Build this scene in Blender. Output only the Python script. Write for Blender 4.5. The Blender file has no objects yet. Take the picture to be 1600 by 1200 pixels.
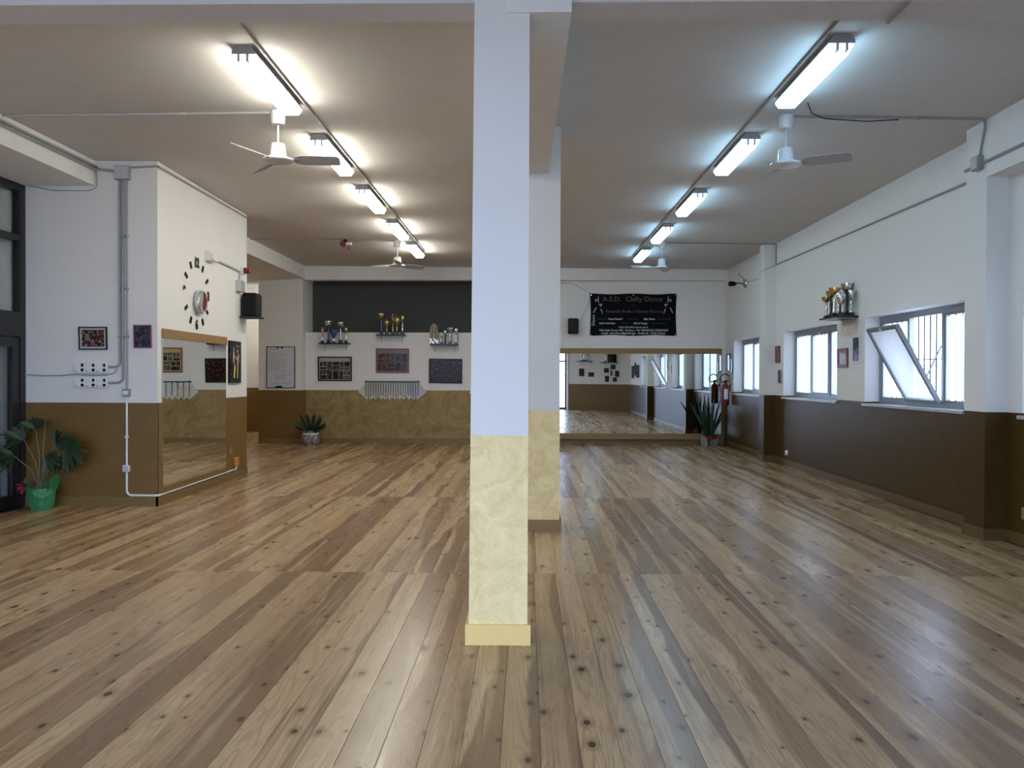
import bpy, bmesh, math, random
from mathutils import Matrix, Vector
random.seed(7)
SC = bpy.context.scene
COL = SC.collection
PI = math.pi

# ------------------------------------------------------------------ camera
YAW, PITCH, ROLL, F_PX, EYE = 0.01777, 0.0085, 0.003, 1294.0, 1.5
fw = Vector((-math.sin(YAW)*math.cos(PITCH), math.cos(YAW)*math.cos(PITCH), -math.sin(PITCH)))
r0 = Vector((math.cos(YAW), math.sin(YAW), 0))
u0 = r0.cross(fw)
rr = r0*math.cos(ROLL) + u0*math.sin(ROLL)
uu = u0*math.cos(ROLL) - r0*math.sin(ROLL)
cd = bpy.data.cameras.new('camera')
cam = bpy.data.objects.new('camera', cd); COL.objects.link(cam)
cd.sensor_fit = 'HORIZONTAL'; cd.sensor_width = 36.0; cd.lens = 36.0*F_PX/1600.0
cd.clip_start = 0.05; cd.clip_end = 200
M = Matrix((rr, uu, -fw)).transposed().to_4x4(); M.translation = (0, 0, EYE)
cam.matrix_world = M
SC.camera = cam

# ------------------------------------------------------------------ sky, daylight portals, exposure
SKY_STRENGTH = 10.0
TUBE_WARM, TUBE_COOL = 42.0, 19.0
w = bpy.data.worlds.new('sky'); SC.world = w; w.use_nodes = True
bg = w.node_tree.nodes['Background']
bg.inputs[0].default_value = (0.545, 0.69, 1.0, 1); bg.inputs[1].default_value = SKY_STRENGTH
SC.view_settings.view_transform = 'Standard'; SC.view_settings.look = 'None'
SC.view_settings.gamma = 1.0; SC.view_settings.use_curve_mapping = False
SC.view_settings.exposure = 0.0
try:
    SC.cycles.max_bounces = 10; SC.cycles.diffuse_bounces = 5; SC.cycles.glossy_bounces = 5
    SC.cycles.transparent_max_bounces = 12; SC.cycles.transmission_bounces = 6
    SC.cycles.sample_clamp_indirect = 6.0
    SC.cycles.caustics_reflective = False; SC.cycles.caustics_refractive = False
except Exception:
    pass

# ------------------------------------------------------------------ dimensions (metres)
XR = 4.44                      # right wall face
XP = 4.237                     # right pilaster face
YB = 18.66                     # back wall face
YBOX = 9.44                    # front of the block on the left
XBOX = -4.24                   # its side face (runs back, slightly skewed)
SKEW = 0.0139
DADO = 1.19                    # height of the painted dado
def zc(x): return 3.925 - 0.008*x      # the ceiling falls slightly to the right
XL = -5.79                     # glazed left wall
YF = -1.5                      # shop front behind the viewer

def portal(name, loc, rot, sx, sy):
    l = bpy.data.lights.new(name, 'AREA'); l.shape = 'RECTANGLE'; l.size = sx; l.size_y = sy
    o = bpy.data.objects.new(name, l); COL.objects.link(o); o.location = loc; o.rotation_euler = rot
    try: l.cycles.is_portal = True
    except Exception: pass
    return o
WINS = [(5.03, 7.50), (8.49, 10.96), (11.94, 14.41), (15.39, 17.86)]
for a, b in WINS:
    portal('window_daylight', (XR+0.42, (a+b)/2, 1.74), (0, PI/2, 0), 1.2, b-a)
portal('shop_front_daylight', (-2.2, YF-0.15, 1.5), (PI/2, 0, 0), 7.1, 3.0)

# ------------------------------------------------------------------ material helpers
def new_mat(name):
    m = bpy.data.materials.new(name); m.use_nodes = True
    nt = m.node_tree; return m, nt, nt.nodes['Principled BSDF']
def N(nt, t, **kw):
    n = nt.nodes.new(t)
    for k, v in kw.items():
        setattr(n, k, v)
    return n
def L(nt, a, b): nt.links.new(a, b)
def col4(c): return (c[0], c[1], c[2], 1)
def srgb(r, g, b):
    f = lambda v: (v/255/12.92) if v/255 <= 0.04045 else ((v/255+0.055)/1.055)**2.4
    return (f(r), f(g), f(b))
MATS = {}
def plain(name, c, rough=0.5, metal=0.0, bump=0.0, scale=60, var=0.06, spec=0.5):
    if name in MATS: return MATS[name]
    m, nt, p = new_mat(name)
    tc = N(nt, 'ShaderNodeTexCoord'); nz = N(nt, 'ShaderNodeTexNoise'); nz.inputs['Scale'].default_value = scale*0.2
    nz.inputs['Detail'].default_value = 3
    L(nt, tc.outputs['Object'], nz.inputs['Vector'])
    mx = N(nt, 'ShaderNodeMix', data_type='RGBA')
    mx.inputs[6].default_value = col4([v*(1-var) for v in c]); mx.inputs[7].default_value = col4([min(1, v*(1+var)) for v in c])
    L(nt, nz.outputs['Fac'], mx.inputs[0]); L(nt, mx.outputs[2], p.inputs['Base Color'])
    p.inputs['Roughness'].default_value = rough; p.inputs['Metallic'].default_value = metal
    p.inputs['Specular IOR Level'].default_value = spec
    if bump:
        n2 = N(nt, 'ShaderNodeTexNoise'); n2.inputs['Scale'].default_value = scale
        L(nt, tc.outputs['Object'], n2.inputs['Vector'])
        b = N(nt, 'ShaderNodeBump'); b.inputs['Strength'].default_value = bump; b.inputs['Distance'].default_value = 0.01
        L(nt, n2.outputs['Fac'], b.inputs['Height']); L(nt, b.outputs['Normal'], p.inputs['Normal'])
    MATS[name] = m; return m
def emit(name, c, s):
    m = bpy.data.materials.new(name); m.use_nodes = True; nt = m.node_tree; nt.nodes.clear()
    e = N(nt, 'ShaderNodeEmission'); e.inputs[0].default_value = col4(c); e.inputs[1].default_value = s
    o = N(nt, 'ShaderNodeOutputMaterial'); L(nt, e.outputs[0], o.inputs[0]); MATS[name] = m; return m

def sponge_nodes(nt, vec, c_lo, c_hi, scale=3.0):
    """sponged / trowelled decorative paint: two tones in swirling patches"""
    n1 = N(nt, 'ShaderNodeTexNoise'); n1.inputs['Scale'].default_value = scale; n1.inputs['Detail'].default_value = 7
    n1.inputs['Roughness'].default_value = 0.62; n1.inputs['Distortion'].default_value = 1.6
    L(nt, vec, n1.inputs['Vector'])
    n2 = N(nt, 'ShaderNodeTexNoise'); n2.inputs['Scale'].default_value = scale*5; n2.inputs['Detail'].default_value = 4
    n2.inputs['Distortion'].default_value = 3.0
    L(nt, vec, n2.inputs['Vector'])
    ad = N(nt, 'ShaderNodeMath', operation='MULTIPLY_ADD'); ad.inputs[1].default_value = 0.35; 
    L(nt, n2.outputs['Fac'], ad.inputs[0]); L(nt, n1.outputs['Fac'], ad.inputs[2])
    rp = N(nt, 'ShaderNodeMapRange'); rp.inputs[1].default_value = 0.48; rp.inputs[2].default_value = 0.88
    L(nt, ad.outputs[0], rp.inputs[0])
    mx = N(nt, 'ShaderNodeMix', data_type='RGBA'); mx.inputs[6].default_value = col4(c_lo); mx.inputs[7].default_value = col4(c_hi)
    L(nt, rp.outputs[0], mx.inputs[0])
    return mx.outputs[2], ad.outputs[0]

WHITE = (0.80, 0.79, 0.77)
def wall_paint(name, lo, hi, rough_low=0.38, sc=3.0, dado=DADO, white=WHITE, spec=0.5):
    """matt white above, glossier coloured dado below (the paint itself changes at the line)"""
    m, nt, p = new_mat(name)
    g = N(nt, 'ShaderNodeNewGeometry'); s = N(nt, 'ShaderNodeSeparateXYZ'); L(nt, g.outputs['Position'], s.inputs[0])
    c, h = sponge_nodes(nt, g.outputs['Position'], lo, hi, sc)
    wob = N(nt, 'ShaderNodeTexNoise'); wob.inputs['Scale'].default_value = 1.3; L(nt, g.outputs['Position'], wob.inputs['Vector'])
    wz = N(nt, 'ShaderNodeMath', operation='MULTIPLY_ADD'); wz.inputs[1].default_value = 0.012; wz.inputs[2].default_value = dado-0.006
    L(nt, wob.outputs['Fac'], wz.inputs[0])
    gt = N(nt, 'ShaderNodeMath', operation='GREATER_THAN'); L(nt, s.outputs[2], gt.inputs[0]); L(nt, wz.outputs[0], gt.inputs[1])
    n3 = N(nt, 'ShaderNodeTexNoise'); n3.inputs['Scale'].default_value = 1.1; n3.inputs['Detail'].default_value = 5
    L(nt, g.outputs['Position'], n3.inputs['Vector'])
    mw = N(nt, 'ShaderNodeMix', data_type='RGBA'); mw.inputs[6].default_value = col4([v*0.94 for v in white]); mw.inputs[7].default_value = col4(white)
    L(nt, n3.outputs['Fac'], mw.inputs[0])
    mx = N(nt, 'ShaderNodeMix', data_type='RGBA'); L(nt, gt.outputs[0], mx.inputs[0]); L(nt, c, mx.inputs[6]); L(nt, mw.outputs[2], mx.inputs[7])
    L(nt, mx.outputs[2], p.inputs['Base Color'])
    rg = N(nt, 'ShaderNodeMapRange'); rg.inputs[3].default_value = rough_low; rg.inputs[4].default_value = 0.85
    L(nt, gt.outputs[0], rg.inputs[0]); L(nt, rg.outputs[0], p.inputs['Roughness'])
    p.inputs['Specular IOR Level'].default_value = spec
    fine = N(nt, 'ShaderNodeTexNoise'); fine.inputs['Scale'].default_value = 35; fine.inputs['Detail'].default_value = 3
    L(nt, g.outputs['Position'], fine.inputs['Vector'])
    b = N(nt, 'ShaderNodeBump'); b.inputs['Strength'].default_value = 0.12; b.inputs['Distance'].default_value = 0.006
    L(nt, fine.outputs['Fac'], b.inputs['Height']); L(nt, b.outputs['Normal'], p.inputs['Normal'])
    MATS[name] = m; return m

BROWN_LO, BROWN_HI = (0.158, 0.086, 0.021), (0.192, 0.108, 0.029)
M_BROWN = wall_paint('white_over_brown_paint', BROWN_LO, BROWN_HI)
M_BROWN_R = wall_paint('white_over_darker_brown', (0.062, 0.034, 0.009), (0.078, 0.044, 0.012), 0.42, spec=0.13)  # right wall variant: darker brown below the line, weaker specular
M_OCHRE = wall_paint('white_over_ochre_sponge_paint', (0.20, 0.128, 0.037), (0.39, 0.275, 0.10), 0.55, 2.6)
M_CREAM = wall_paint('white_over_cream_sponge_paint', (0.80, 0.60, 0.26), (1.0, 0.82, 0.45), 0.6, 5.0, dado=1.174)
M_WHITE = plain('white_wall_paint', WHITE, 0.85, bump=0.08, scale=30)
M_BEAM = plain('grey_white_beam_paint', (0.64, 0.62, 0.61), 0.9)
M_CEIL = plain('ceiling_paint', (0.62, 0.60, 0.58), 0.9, bump=0.05, scale=20)
M_RECESS = plain('dark_grey_recess', (0.065, 0.07, 0.066), 0.8)  # one even dark grey for the back of the recess
M_BASEB = plain('brown_baseboard_paint', (0.20, 0.125, 0.038), 0.45)
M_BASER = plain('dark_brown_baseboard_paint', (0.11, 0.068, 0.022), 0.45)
M_OAKB = plain('varnished_pine_trim', (0.90, 0.63, 0.24), 0.45)
M_PINE = plain('bare_pine_strip', (0.30, 0.185, 0.080), 0.55, bump=0.1, spec=0.3)
M_BLACK = plain('black_metal', (0.012, 0.012, 0.013), 0.4)
M_BLKPL = plain('black_plastic', (0.006, 0.006, 0.007), 0.6, spec=0.2)
M_GREY = plain('grey_pvc', (0.30, 0.31, 0.32), 0.5)
M_LGREY = plain('light_grey_pvc', (0.50, 0.51, 0.52), 0.45)
M_WPL = plain('white_plastic', (0.78, 0.78, 0.78), 0.35)
M_FAN = plain('white_enamel', (0.72, 0.73, 0.75), 0.3)
M_ALU = plain('anodised_aluminium', (0.30, 0.32, 0.34), 0.38, metal=0.6)
M_MARBLE = plain('grey_marble', (0.42, 0.42, 0.42), 0.35, var=0.25, scale=30)
M_GOLD = plain('gold_metal', (0.62, 0.47, 0.20), 0.2, metal=1.0)
M_SILV = plain('silver_metal', (0.75, 0.75, 0.74), 0.15, metal=1.0)
M_BLUEM = plain('blue_metal', (0.10, 0.17, 0.33), 0.25, metal=0.7)
M_STONE = plain('dark_marble_base', (0.03, 0.03, 0.032), 0.25)
M_RED = plain('red_plastic', (0.17, 0.012, 0.014), 0.4)
M_REDF = plain('dark_red_frame', (0.20, 0.022, 0.03), 0.4)
M_MAG = plain('magenta_frame', (0.22, 0.02, 0.085), 0.4)
M_PAPER = plain('white_paper', (0.75, 0.75, 0.76), 0.7)
M_ORANGE = plain('orange_wood_block', (0.52, 0.24, 0.07), 0.5)
M_GREEN = plain('green_wrapping', (0.05, 0.25, 0.10), 0.45)
M_LEAF = plain('leaf_green', (0.010, 0.030, 0.012), 0.4)
M_LEAF2 = plain('palm_green', (0.020, 0.045, 0.016), 0.5)
M_STEM = plain('dry_stem', (0.20, 0.17, 0.09), 0.6)
M_CLOTH = plain('pale_curtain_outside', (0.52, 0.54, 0.55), 0.9)
M_TAR = plain('outside_paving', (0.50, 0.48, 0.45), 0.9)

def mirror_mat():
    m, nt, p = new_mat('mirror_silver')
    p.inputs['Base Color'].default_value = (0.86, 0.88, 0.86, 1); p.inputs['Metallic'].default_value = 1; p.inputs['Roughness'].default_value = 0.0
    return m
M_MIRROR = mirror_mat()
def glass_mat():
    m = bpy.data.materials.new('clear_glass'); m.use_nodes = True; nt = m.node_tree; nt.nodes.clear()
    t = N(nt, 'ShaderNodeBsdfTransparent'); t.inputs[0].default_value = (0.93, 0.95, 0.95, 1)
    g = N(nt, 'ShaderNodeBsdfGlossy'); g.inputs['Roughness'].default_value = 0.02
    fr = N(nt, 'ShaderNodeFresnel'); fr.inputs[0].default_value = 1.45
    mx = N(nt, 'ShaderNodeMixShader'); o = N(nt, 'ShaderNodeOutputMaterial')
    ge = N(nt, 'ShaderNodeNewGeometry'); inv = N(nt, 'ShaderNodeMath', operation='SUBTRACT'); inv.inputs[0].default_value = 1.0
    L(nt, ge.outputs['Backfacing'], inv.inputs[1]); mu = N(nt, 'ShaderNodeMath', operation='MULTIPLY')
    L(nt, fr.outputs[0], mu.inputs[0]); L(nt, inv.outputs[0], mu.inputs[1])
    L(nt, mu.outputs[0], mx.inputs[0]); L(nt, t.outputs[0], mx.inputs[1]); L(nt, g.outputs[0], mx.inputs[2]); L(nt, mx.outputs[0], o.inputs[0])
    return m
M_GLASS = glass_mat()
def blind_mat():
    m = bpy.data.materials.new('sheer_white_curtain'); m.use_nodes = True; nt = m.node_tree; nt.nodes.clear()
    d = N(nt, 'ShaderNodeBsdfDiffuse'); d.inputs[0].default_value = (0.80, 0.80, 0.82, 1)
    t = N(nt, 'ShaderNodeBsdfTranslucent'); t.inputs[0].default_value = (0.95, 0.95, 0.95, 1)
    x = N(nt, 'ShaderNodeBsdfTransparent')
    mx = N(nt, 'ShaderNodeMixShader'); mx.inputs[0].default_value = 0.30
    m2 = N(nt, 'ShaderNodeMixShader'); m2.inputs[0].default_value = 0.10
    o = N(nt, 'ShaderNodeOutputMaterial')
    L(nt, d.outputs[0], mx.inputs[1]); L(nt, t.outputs[0], mx.inputs[2])
    L(nt, mx.outputs[0], m2.inputs[1]); L(nt, x.outputs[0], m2.inputs[2]); L(nt, m2.outputs[0], o.inputs[0])
    return m
M_BLIND = blind_mat()

def plank_mat():
    m, nt, p = new_mat('knotty_pine_boards')
    tc = N(nt, 'ShaderNodeTexCoord'); oi = N(nt, 'ShaderNodeObjectInfo')
    s = N(nt, 'ShaderNodeSeparateXYZ'); L(nt, tc.outputs['Object'], s.inputs[0])
    def math_(op, a, b=None, c=None):
        n = N(nt, 'ShaderNodeMath', operation=op)
        for i, v in enumerate((a, b, c)):
            if v is None: continue
            if isinstance(v, (int, float)): n.inputs[i].default_value = v
            else: L(nt, v, n.inputs[i])
        return n.outputs[0]
    R = oi.outputs['Random']
    # a second and third random number per board
    wn = N(nt, 'ShaderNodeTexWhiteNoise', noise_dimensions='1D'); L(nt, R, wn.inputs['W'])
    sr = N(nt, 'ShaderNodeSeparateColor'); L(nt, wn.outputs['Color'], sr.inputs[0])
    R1, R2, R3 = sr.outputs[0], sr.outputs[1], sr.outputs[2]
    def vec(x, y, z):
        c = N(nt, 'ShaderNodeCombineXYZ')
        for i, v in enumerate((x, y, z)):
            if isinstance(v, (int, float)): c.inputs[i].default_value = v
            else: L(nt, v, c.inputs[i])
        return c.outputs[0]
    X, Y = s.outputs[0], s.outputs[1]
    off = math_('MULTIPLY', R, 173.0)
    yo = math_('ADD', Y, off)
    def noise(v, scale, detail=3, dist=0.0):
        n = N(nt, 'ShaderNodeTexNoise'); n.inputs['Scale'].default_value = scale; n.inputs['Detail'].default_value = detail
        n.inputs['Distortion'].default_value = dist; L(nt, v, n.inputs['Vector']); return n.outputs['Fac']
    def ramp(v, a, b, lo=0.0, hi=1.0, smooth=True):
        n = N(nt, 'ShaderNodeMapRange'); n.interpolation_type = 'SMOOTHSTEP' if smooth else 'LINEAR'
        L(nt, v, n.inputs[0])
        for i, q in enumerate((a, b, lo, hi)): n.inputs[i+1].default_value = q
        return n.outputs[0]
    def mixc(f, a, b):
        n = N(nt, 'ShaderNodeMix', data_type='RGBA')
        if isinstance(f, (int, float)): n.inputs[0].default_value = f
        else: L(nt, f, n.inputs[0])
        for i, v in ((6, a), (7, b)):
            if isinstance(v, tuple): n.inputs[i].default_value = col4(v)
            else: L(nt, v, n.inputs[i])
        return n.outputs[2]
    # heartwood streak with a wandering edge
    wav = noise(vec(math_('MULTIPLY', X, 1.0), math_('MULTIPLY', yo, 0.42), R1), 1.0, 2, 0.2)
    edge = math_('ADD', math_('MULTIPLY', X, 6.5), math_('MULTIPLY_ADD', wav, 2.6, math_('MULTIPLY_ADD', R1, 1.9, -2.45)))
    heart = ramp(edge, -0.06, 0.10)
    light = mixc(R2, (0.451, 0.290, 0.146), (0.614, 0.420, 0.228))
    dark = mixc(R3, (0.205, 0.110, 0.052), (0.375, 0.230, 0.112))
    base = mixc(heart, light, dark)
    # broad tonal drift along the board and greyish scuffing
    drift = noise(vec(math_('MULTIPLY', X, 3.0), math_('MULTIPLY', yo, 0.7), 3.0), 1.0, 4)
    base = mixc(ramp(drift, 0.52, 0.78, 0.0, 0.5), base, (0.216, 0.126, 0.065))
    streak = noise(vec(math_('MULTIPLY', X, 26.0), math_('MULTIPLY', yo, 0.55), R3), 1.0, 3, 0.4)
    base = mixc(ramp(streak, 0.54, 0.66, 0.0, 0.5), base, (0.259, 0.147, 0.071))
    base = mixc(ramp(streak, 0.44, 0.32, 0.0, 0.45), base, (0.634, 0.437, 0.245))
    # cathedral grain: rings stretched along the board
    gw = noise(vec(math_('MULTIPLY', X, 10.0), math_('MULTIPLY', yo, 0.8), R2), 1.0, 2, 0.6)
    rings = math_('SINE', math_('MULTIPLY_ADD', gw, 70.0, math_('MULTIPLY', X, 60.0)))
    base = mixc(ramp(rings, 0.1, 1.0, 0.0, 0.30), base, (0.163, 0.084, 0.037))
    fine = noise(vec(math_('MULTIPLY', X, 240.0), math_('MULTIPLY', yo, 4.0), 1.0), 1.0, 3)
    base = mixc(ramp(fine, 0.50, 0.8, 0.0, 0.45), base, (0.182, 0.097, 0.044))
    # knots
    kv = N(nt, 'ShaderNodeTexVoronoi', voronoi_dimensions='2D'); kv.inputs['Scale'].default_value = 1.0
    L(nt, vec(math_('MULTIPLY_ADD', X, 4.4, math_('MULTIPLY', R1, 37.0)), math_('MULTIPLY', yo, 2.5), 0.0), kv.inputs['Vector'])
    ks = N(nt, 'ShaderNodeSeparateColor'); L(nt, kv.outputs['Color'], ks.inputs[0])
    size = math_('MULTIPLY_ADD', ks.outputs[0], 0.075, 0.012)
    kd = math_('DIVIDE', kv.outputs['Distance'], size)
    halo = ramp(kd, 1.0, 3.2, 0.5, 0.0)
    base = mixc(halo, base, (0.192, 0.097, 0.041))
    core = ramp(kd, 0.75, 1.05, 0.93, 0.0)
    base = mixc(core, base, (0.031, 0.017, 0.008))
    inner = ramp(kd, 0.3, 0.7, 0.6, 0.0)
    base = mixc(inner, base, (0.106, 0.055, 0.027))
    L(nt, base, p.inputs['Base Color'])
    rn = noise(vec(math_('MULTIPLY', X, 4.0), math_('MULTIPLY', yo, 0.6), 7.0), 1.0, 1)
    L(nt, ramp(rn, 0.3, 0.75, 0.235, 0.315, False), p.inputs['Roughness'])
    p.inputs['Specular IOR Level'].default_value = 0.45
    b = N(nt, 'ShaderNodeBump'); b.inputs['Strength'].default_value = 0.02; b.inputs['Distance'].default_value = 0.001
    L(nt, fine, b.inputs['Height']); L(nt, b.outputs['Normal'], p.inputs['Normal'])
    return m
M_PLANK = plank_mat()

# ------------------------------------------------------------------ mesh helpers
class MB:
    def __init__(s): s.v = []; s.f = []; s.sm = []
    def add(s, vs, fs, smooth=False):
        n = len(s.v); s.v += [tuple(v) for v in vs]; s.f += [tuple(i+n for i in f) for f in fs]; s.sm += [smooth]*len(fs); return s
    def box(s, x0, x1, y0, y1, z0, z1):
        return s.add([(x0,y0,z0),(x1,y0,z0),(x1,y1,z0),(x0,y1,z0),(x0,y0,z1),(x1,y0,z1),(x1,y1,z1),(x0,y1,z1)],
                     [(0,3,2,1),(4,5,6,7),(0,1,5,4),(1,2,6,5),(2,3,7,6),(3,0,4,7)])
    def hexa(s, p): return s.add(p, [(0,3,2,1),(4,5,6,7),(0,1,5,4),(1,2,6,5),(2,3,7,6),(3,0,4,7)])
    def cbox(s, x0, x1, y0, y1, z0, z1, c):
        """box with all edges chamfered by c"""
        xs, ys, zs = (x0, x1), (y0, y1), (z0, z1); vs = []; idx = {}
        for i in (0, 1):
            for j in (0, 1):
                for k in (0, 1):
                    sx, sy, sz = (1-2*i)*c, (1-2*j)*c, (1-2*k)*c
                    for a, d in (('x', (0, sy, sz)), ('y', (sx, 0, sz)), ('z', (sx, sy, 0))):
                        idx[(i, j, k, a)] = len(vs); vs.append((xs[i]+d[0], ys[j]+d[1], zs[k]+d[2]))
        q = lambda *l: tuple(idx[t] for t in l)
        fs = []
        for i in (0, 1): fs.append(q((i,0,0,'x'),(i,1,0,'x'),(i,1,1,'x'),(i,0,1,'x')))
        for j in (0, 1): fs.append(q((0,j,0,'y'),(1,j,0,'y'),(1,j,1,'y'),(0,j,1,'y')))
        for k in (0, 1): fs.append(q((0,0,k,'z'),(1,0,k,'z'),(1,1,k,'z'),(0,1,k,'z')))
        for i in (0, 1):
            for j in (0, 1): fs.append(q((i,j,0,'x'),(i,j,1,'x'),(i,j,1,'y'),(i,j,0,'y')))
            for k in (0, 1): fs.append(q((i,0,k,'x'),(i,1,k,'x'),(i,1,k,'z'),(i,0,k,'z')))
        for j in (0, 1):
            for k in (0, 1): fs.append(q((0,j,k,'y'),(1,j,k,'y'),(1,j,k,'z'),(0,j,k,'z')))
        for i in (0, 1):
            for j in (0, 1):
                for k in (0, 1): fs.append(q((i,j,k,'x'),(i,j,k,'y'),(i,j,k,'z')))
        return s.add(vs, fs)
    def prism(s, pts, y0, y1):
        """polygon in x,z extruded along y"""
        n = len(pts)
        vs = [(x, y0, z) for x, z in pts] + [(x, y1, z) for x, z in pts]
        fs = [tuple(range(n)), tuple(range(2*n-1, n-1, -1))] + [(i, i+n, (i+1) % n+n, (i+1) % n) for i in range(n)]
        return s.add(vs, fs)
    def tube(s, pts, r, seg=8, caps=True):
        pts = [Vector(p) for p in pts]; n = len(pts); rings = []
        rs = r if isinstance(r, (list, tuple)) else [r]*n
        up = None
        for i, p in enumerate(pts):
            t = (pts[min(i+1, n-1)]-pts[max(i-1, 0)]).normalized()
            if up is None:
                up = Vector((0, 0, 1)) if abs(t.z) < 0.9 else Vector((1, 0, 0))
            a = t.cross(up); a = a.normalized() if a.length > 1e-6 else t.orthogonal().normalized()
            b = a.cross(t).normalized(); up = b
            rings.append([p+(a*math.cos(2*PI*k/seg)+b*math.sin(2*PI*k/seg))*rs[i] for k in range(seg)])
        vs = [v for ring in rings for v in ring]
        fs = [(i*seg+k, i*seg+(k+1) % seg, (i+1)*seg+(k+1) % seg, (i+1)*seg+k) for i in range(n-1) for k in range(seg)]
        s.add(vs, fs, True)
        if caps:
            s.add(rings[0], [tuple(range(seg-1, -1, -1))]); s.add(rings[-1], [tuple(range(seg))])
        return s
    def lathe(s, prof, c=(0, 0, 0), seg=16, axis='z', smooth=True, caps=True):
        vs = []; 
        for r, h in prof:
            for k in range(seg):
                a = 2*PI*k/seg; x, y = r*math.cos(a), r*math.sin(a)
                p = (x, y, h) if axis == 'z' else ((h, x, y) if axis == 'x' else (x, h, y))
                vs.append((p[0]+c[0], p[1]+c[1], p[2]+c[2]))
        n = len(prof)
        fs = [(i*seg+k, i*seg+(k+1) % seg, (i+1)*seg+(k+1) % seg, (i+1)*seg+k) for i in range(n-1) for k in range(seg)]
        if caps: fs += [tuple(range(seg-1, -1, -1)), tuple((n-1)*seg+k for k in range(seg))]
        return s.add(vs, fs, smooth)
    def mesh(s, name):
        me = bpy.data.meshes.new(name); me.from_pydata(s.v, [], s.f)
        me.polygons.foreach_set('use_smooth', s.sm)
        bm = bmesh.new(); bm.from_mesh(me); bmesh.ops.recalc_face_normals(bm, faces=bm.faces); 
        for e in bm.edges:
            if len(e.link_faces) == 2 and e.calc_face_angle(0) > 0.75: e.smooth = False
        bm.to_mesh(me); bm.free()
        return me
    def build(s, name, mat, parent=None, loc=None, rot=None):
        me = s.mesh(name); me.materials.append(mat)
        o = bpy.data.objects.new(name, me); COL.objects.link(o)
        if parent is not None: o.parent = parent
        if loc is not None: o.location = loc
        if rot is not None: o.rotation_euler = rot
        return o

def tag(o, label=None, cat=None, group=None, kind=None):
    if label: o['label'] = label
    if cat: o['category'] = cat
    if group: o['group'] = group
    if kind: o['kind'] = kind
    return o
def thing(name, label, cat, loc=(0, 0, 0), rz=0.0, group=None, kind=None):
    o = bpy.data.objects.new(name, None); COL.objects.link(o)
    o.empty_display_size = 0.1; o.location = loc; o.rotation_euler = (0, 0, rz)
    return tag(o, label, cat, group, kind)
def copy_tree(o, parent=None):
    c = o.copy(); COL.objects.link(c); c.parent = parent
    for ch in list(o.children): copy_tree(ch, c)
    return c
def struct(name, mb, mat, label=None):
    o = mb.build(name, mat); o['kind'] = 'structure'
    if label: o['label'] = label
    return o
def box(name, mat, parent, *a): return MB().box(*a).build(name, mat, parent)
def cbox(name, mat, parent, *a): return MB().cbox(*a).build(name, mat, parent)
def text(name, body, size, mat, parent, loc, rot=(PI/2, 0, 0), ax='LEFT', sx=1.0, bold=0.0):
    cu = bpy.data.curves.new(name, 'FONT'); cu.body = body; cu.size = size; cu.align_x = ax; cu.align_y = 'CENTER'
    cu.offset = bold; cu.resolution_u = 2
    t = bpy.data.objects.new(name+'_tmp', cu); COL.objects.link(t)
    dg = bpy.context.evaluated_depsgraph_get()
    me = bpy.data.meshes.new_from_object(t.evaluated_get(dg)); bpy.data.objects.remove(t); bpy.data.curves.remove(cu)
    me.materials.clear(); me.materials.append(mat); me.name = name
    o = bpy.data.objects.new(name, me); COL.objects.link(o); o.parent = parent
    o.location = loc; o.rotation_euler = rot; o.scale = (sx, 1, 1)
    return o
RBACK, RSIDE, RRIGHT = 0.0, PI/2+SKEW, -PI/2
def side(Y, off=0.0):
    """point on the side face of the left block at depth Y, off metres out of it"""
    return (XBOX-SKEW*(Y-YBOX)+off, Y)

YF = -1.1
# ================================================================== STRUCTURE
fl = struct('floor', MB().box(-8.4, 4.9, -1.4, 22.7, -0.12, -0.023), M_PINE)
PW = 0.16
def plank_mesh(ln, name='plank'):
    mb = MB(); a = PW/2-0.0005; c = 0.0012; g = 0.0008
    vs = []
    for x, z in ((-a, -0.023), (a, -0.023), (a, -c), (a-c, 0), (-a+c, 0), (-a, -c)):
        vs.append((x, g, z))
    for x, z in ((-a, -0.023), (a, -0.023), (a, -c), (a-c, 0), (-a+c, 0), (-a, -c)):
        vs.append((x, ln-g, z))
    mb.add(vs, [(0,1,2,3,4,5), (11,10,9,8,7,6)] + [(i, i+6, (i+1) % 6+6, (i+1) % 6) for i in range(6)])
    me = mb.mesh(name); me.materials.append(M_PLANK); return me
rows = [(-1.1, 2.32, -5.72, 4.40), (2.32, 6.32, -5.70, 4.40), (6.32, 10.30, -5.68, 4.42), (10.30, 14.30, -4.46, 4.42), (14.30, 18.65, -4.90, 4.42)]
for ri, (ya, yb, xa, xb) in enumerate(rows):
    me = plank_mesh(yb-ya)
    x = xa + PW/2
    while x + PW/2 < xb + 0.12:
        o = bpy.data.objects.new('plank', me); COL.objects.link(o); o.parent = fl
        o.location = (x, ya, random.uniform(-0.0004, 0.0004)); x += PW
mb = MB()
for i in range(25):
    mb.box(-8.3+i*0.16, -8.3+i*0.16+0.159, 12.6, 16.6, -0.023, -0.0012); mb.box(-8.3+i*0.16, -8.3+i*0.16+0.159, 16.602, 22.4, -0.023, -0.0012)
tag(mb.build('plank_strip', M_PLANK, fl), kind='stuff')

# ceiling: one slab, falling slightly to the right
struct('ceiling', MB().prism([(-8.4, zc(-8.4)), (4.9, zc(4.9)), (4.9, 4.35), (-8.4, 4.35)], -1.4, 22.7), M_CEIL)

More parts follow.
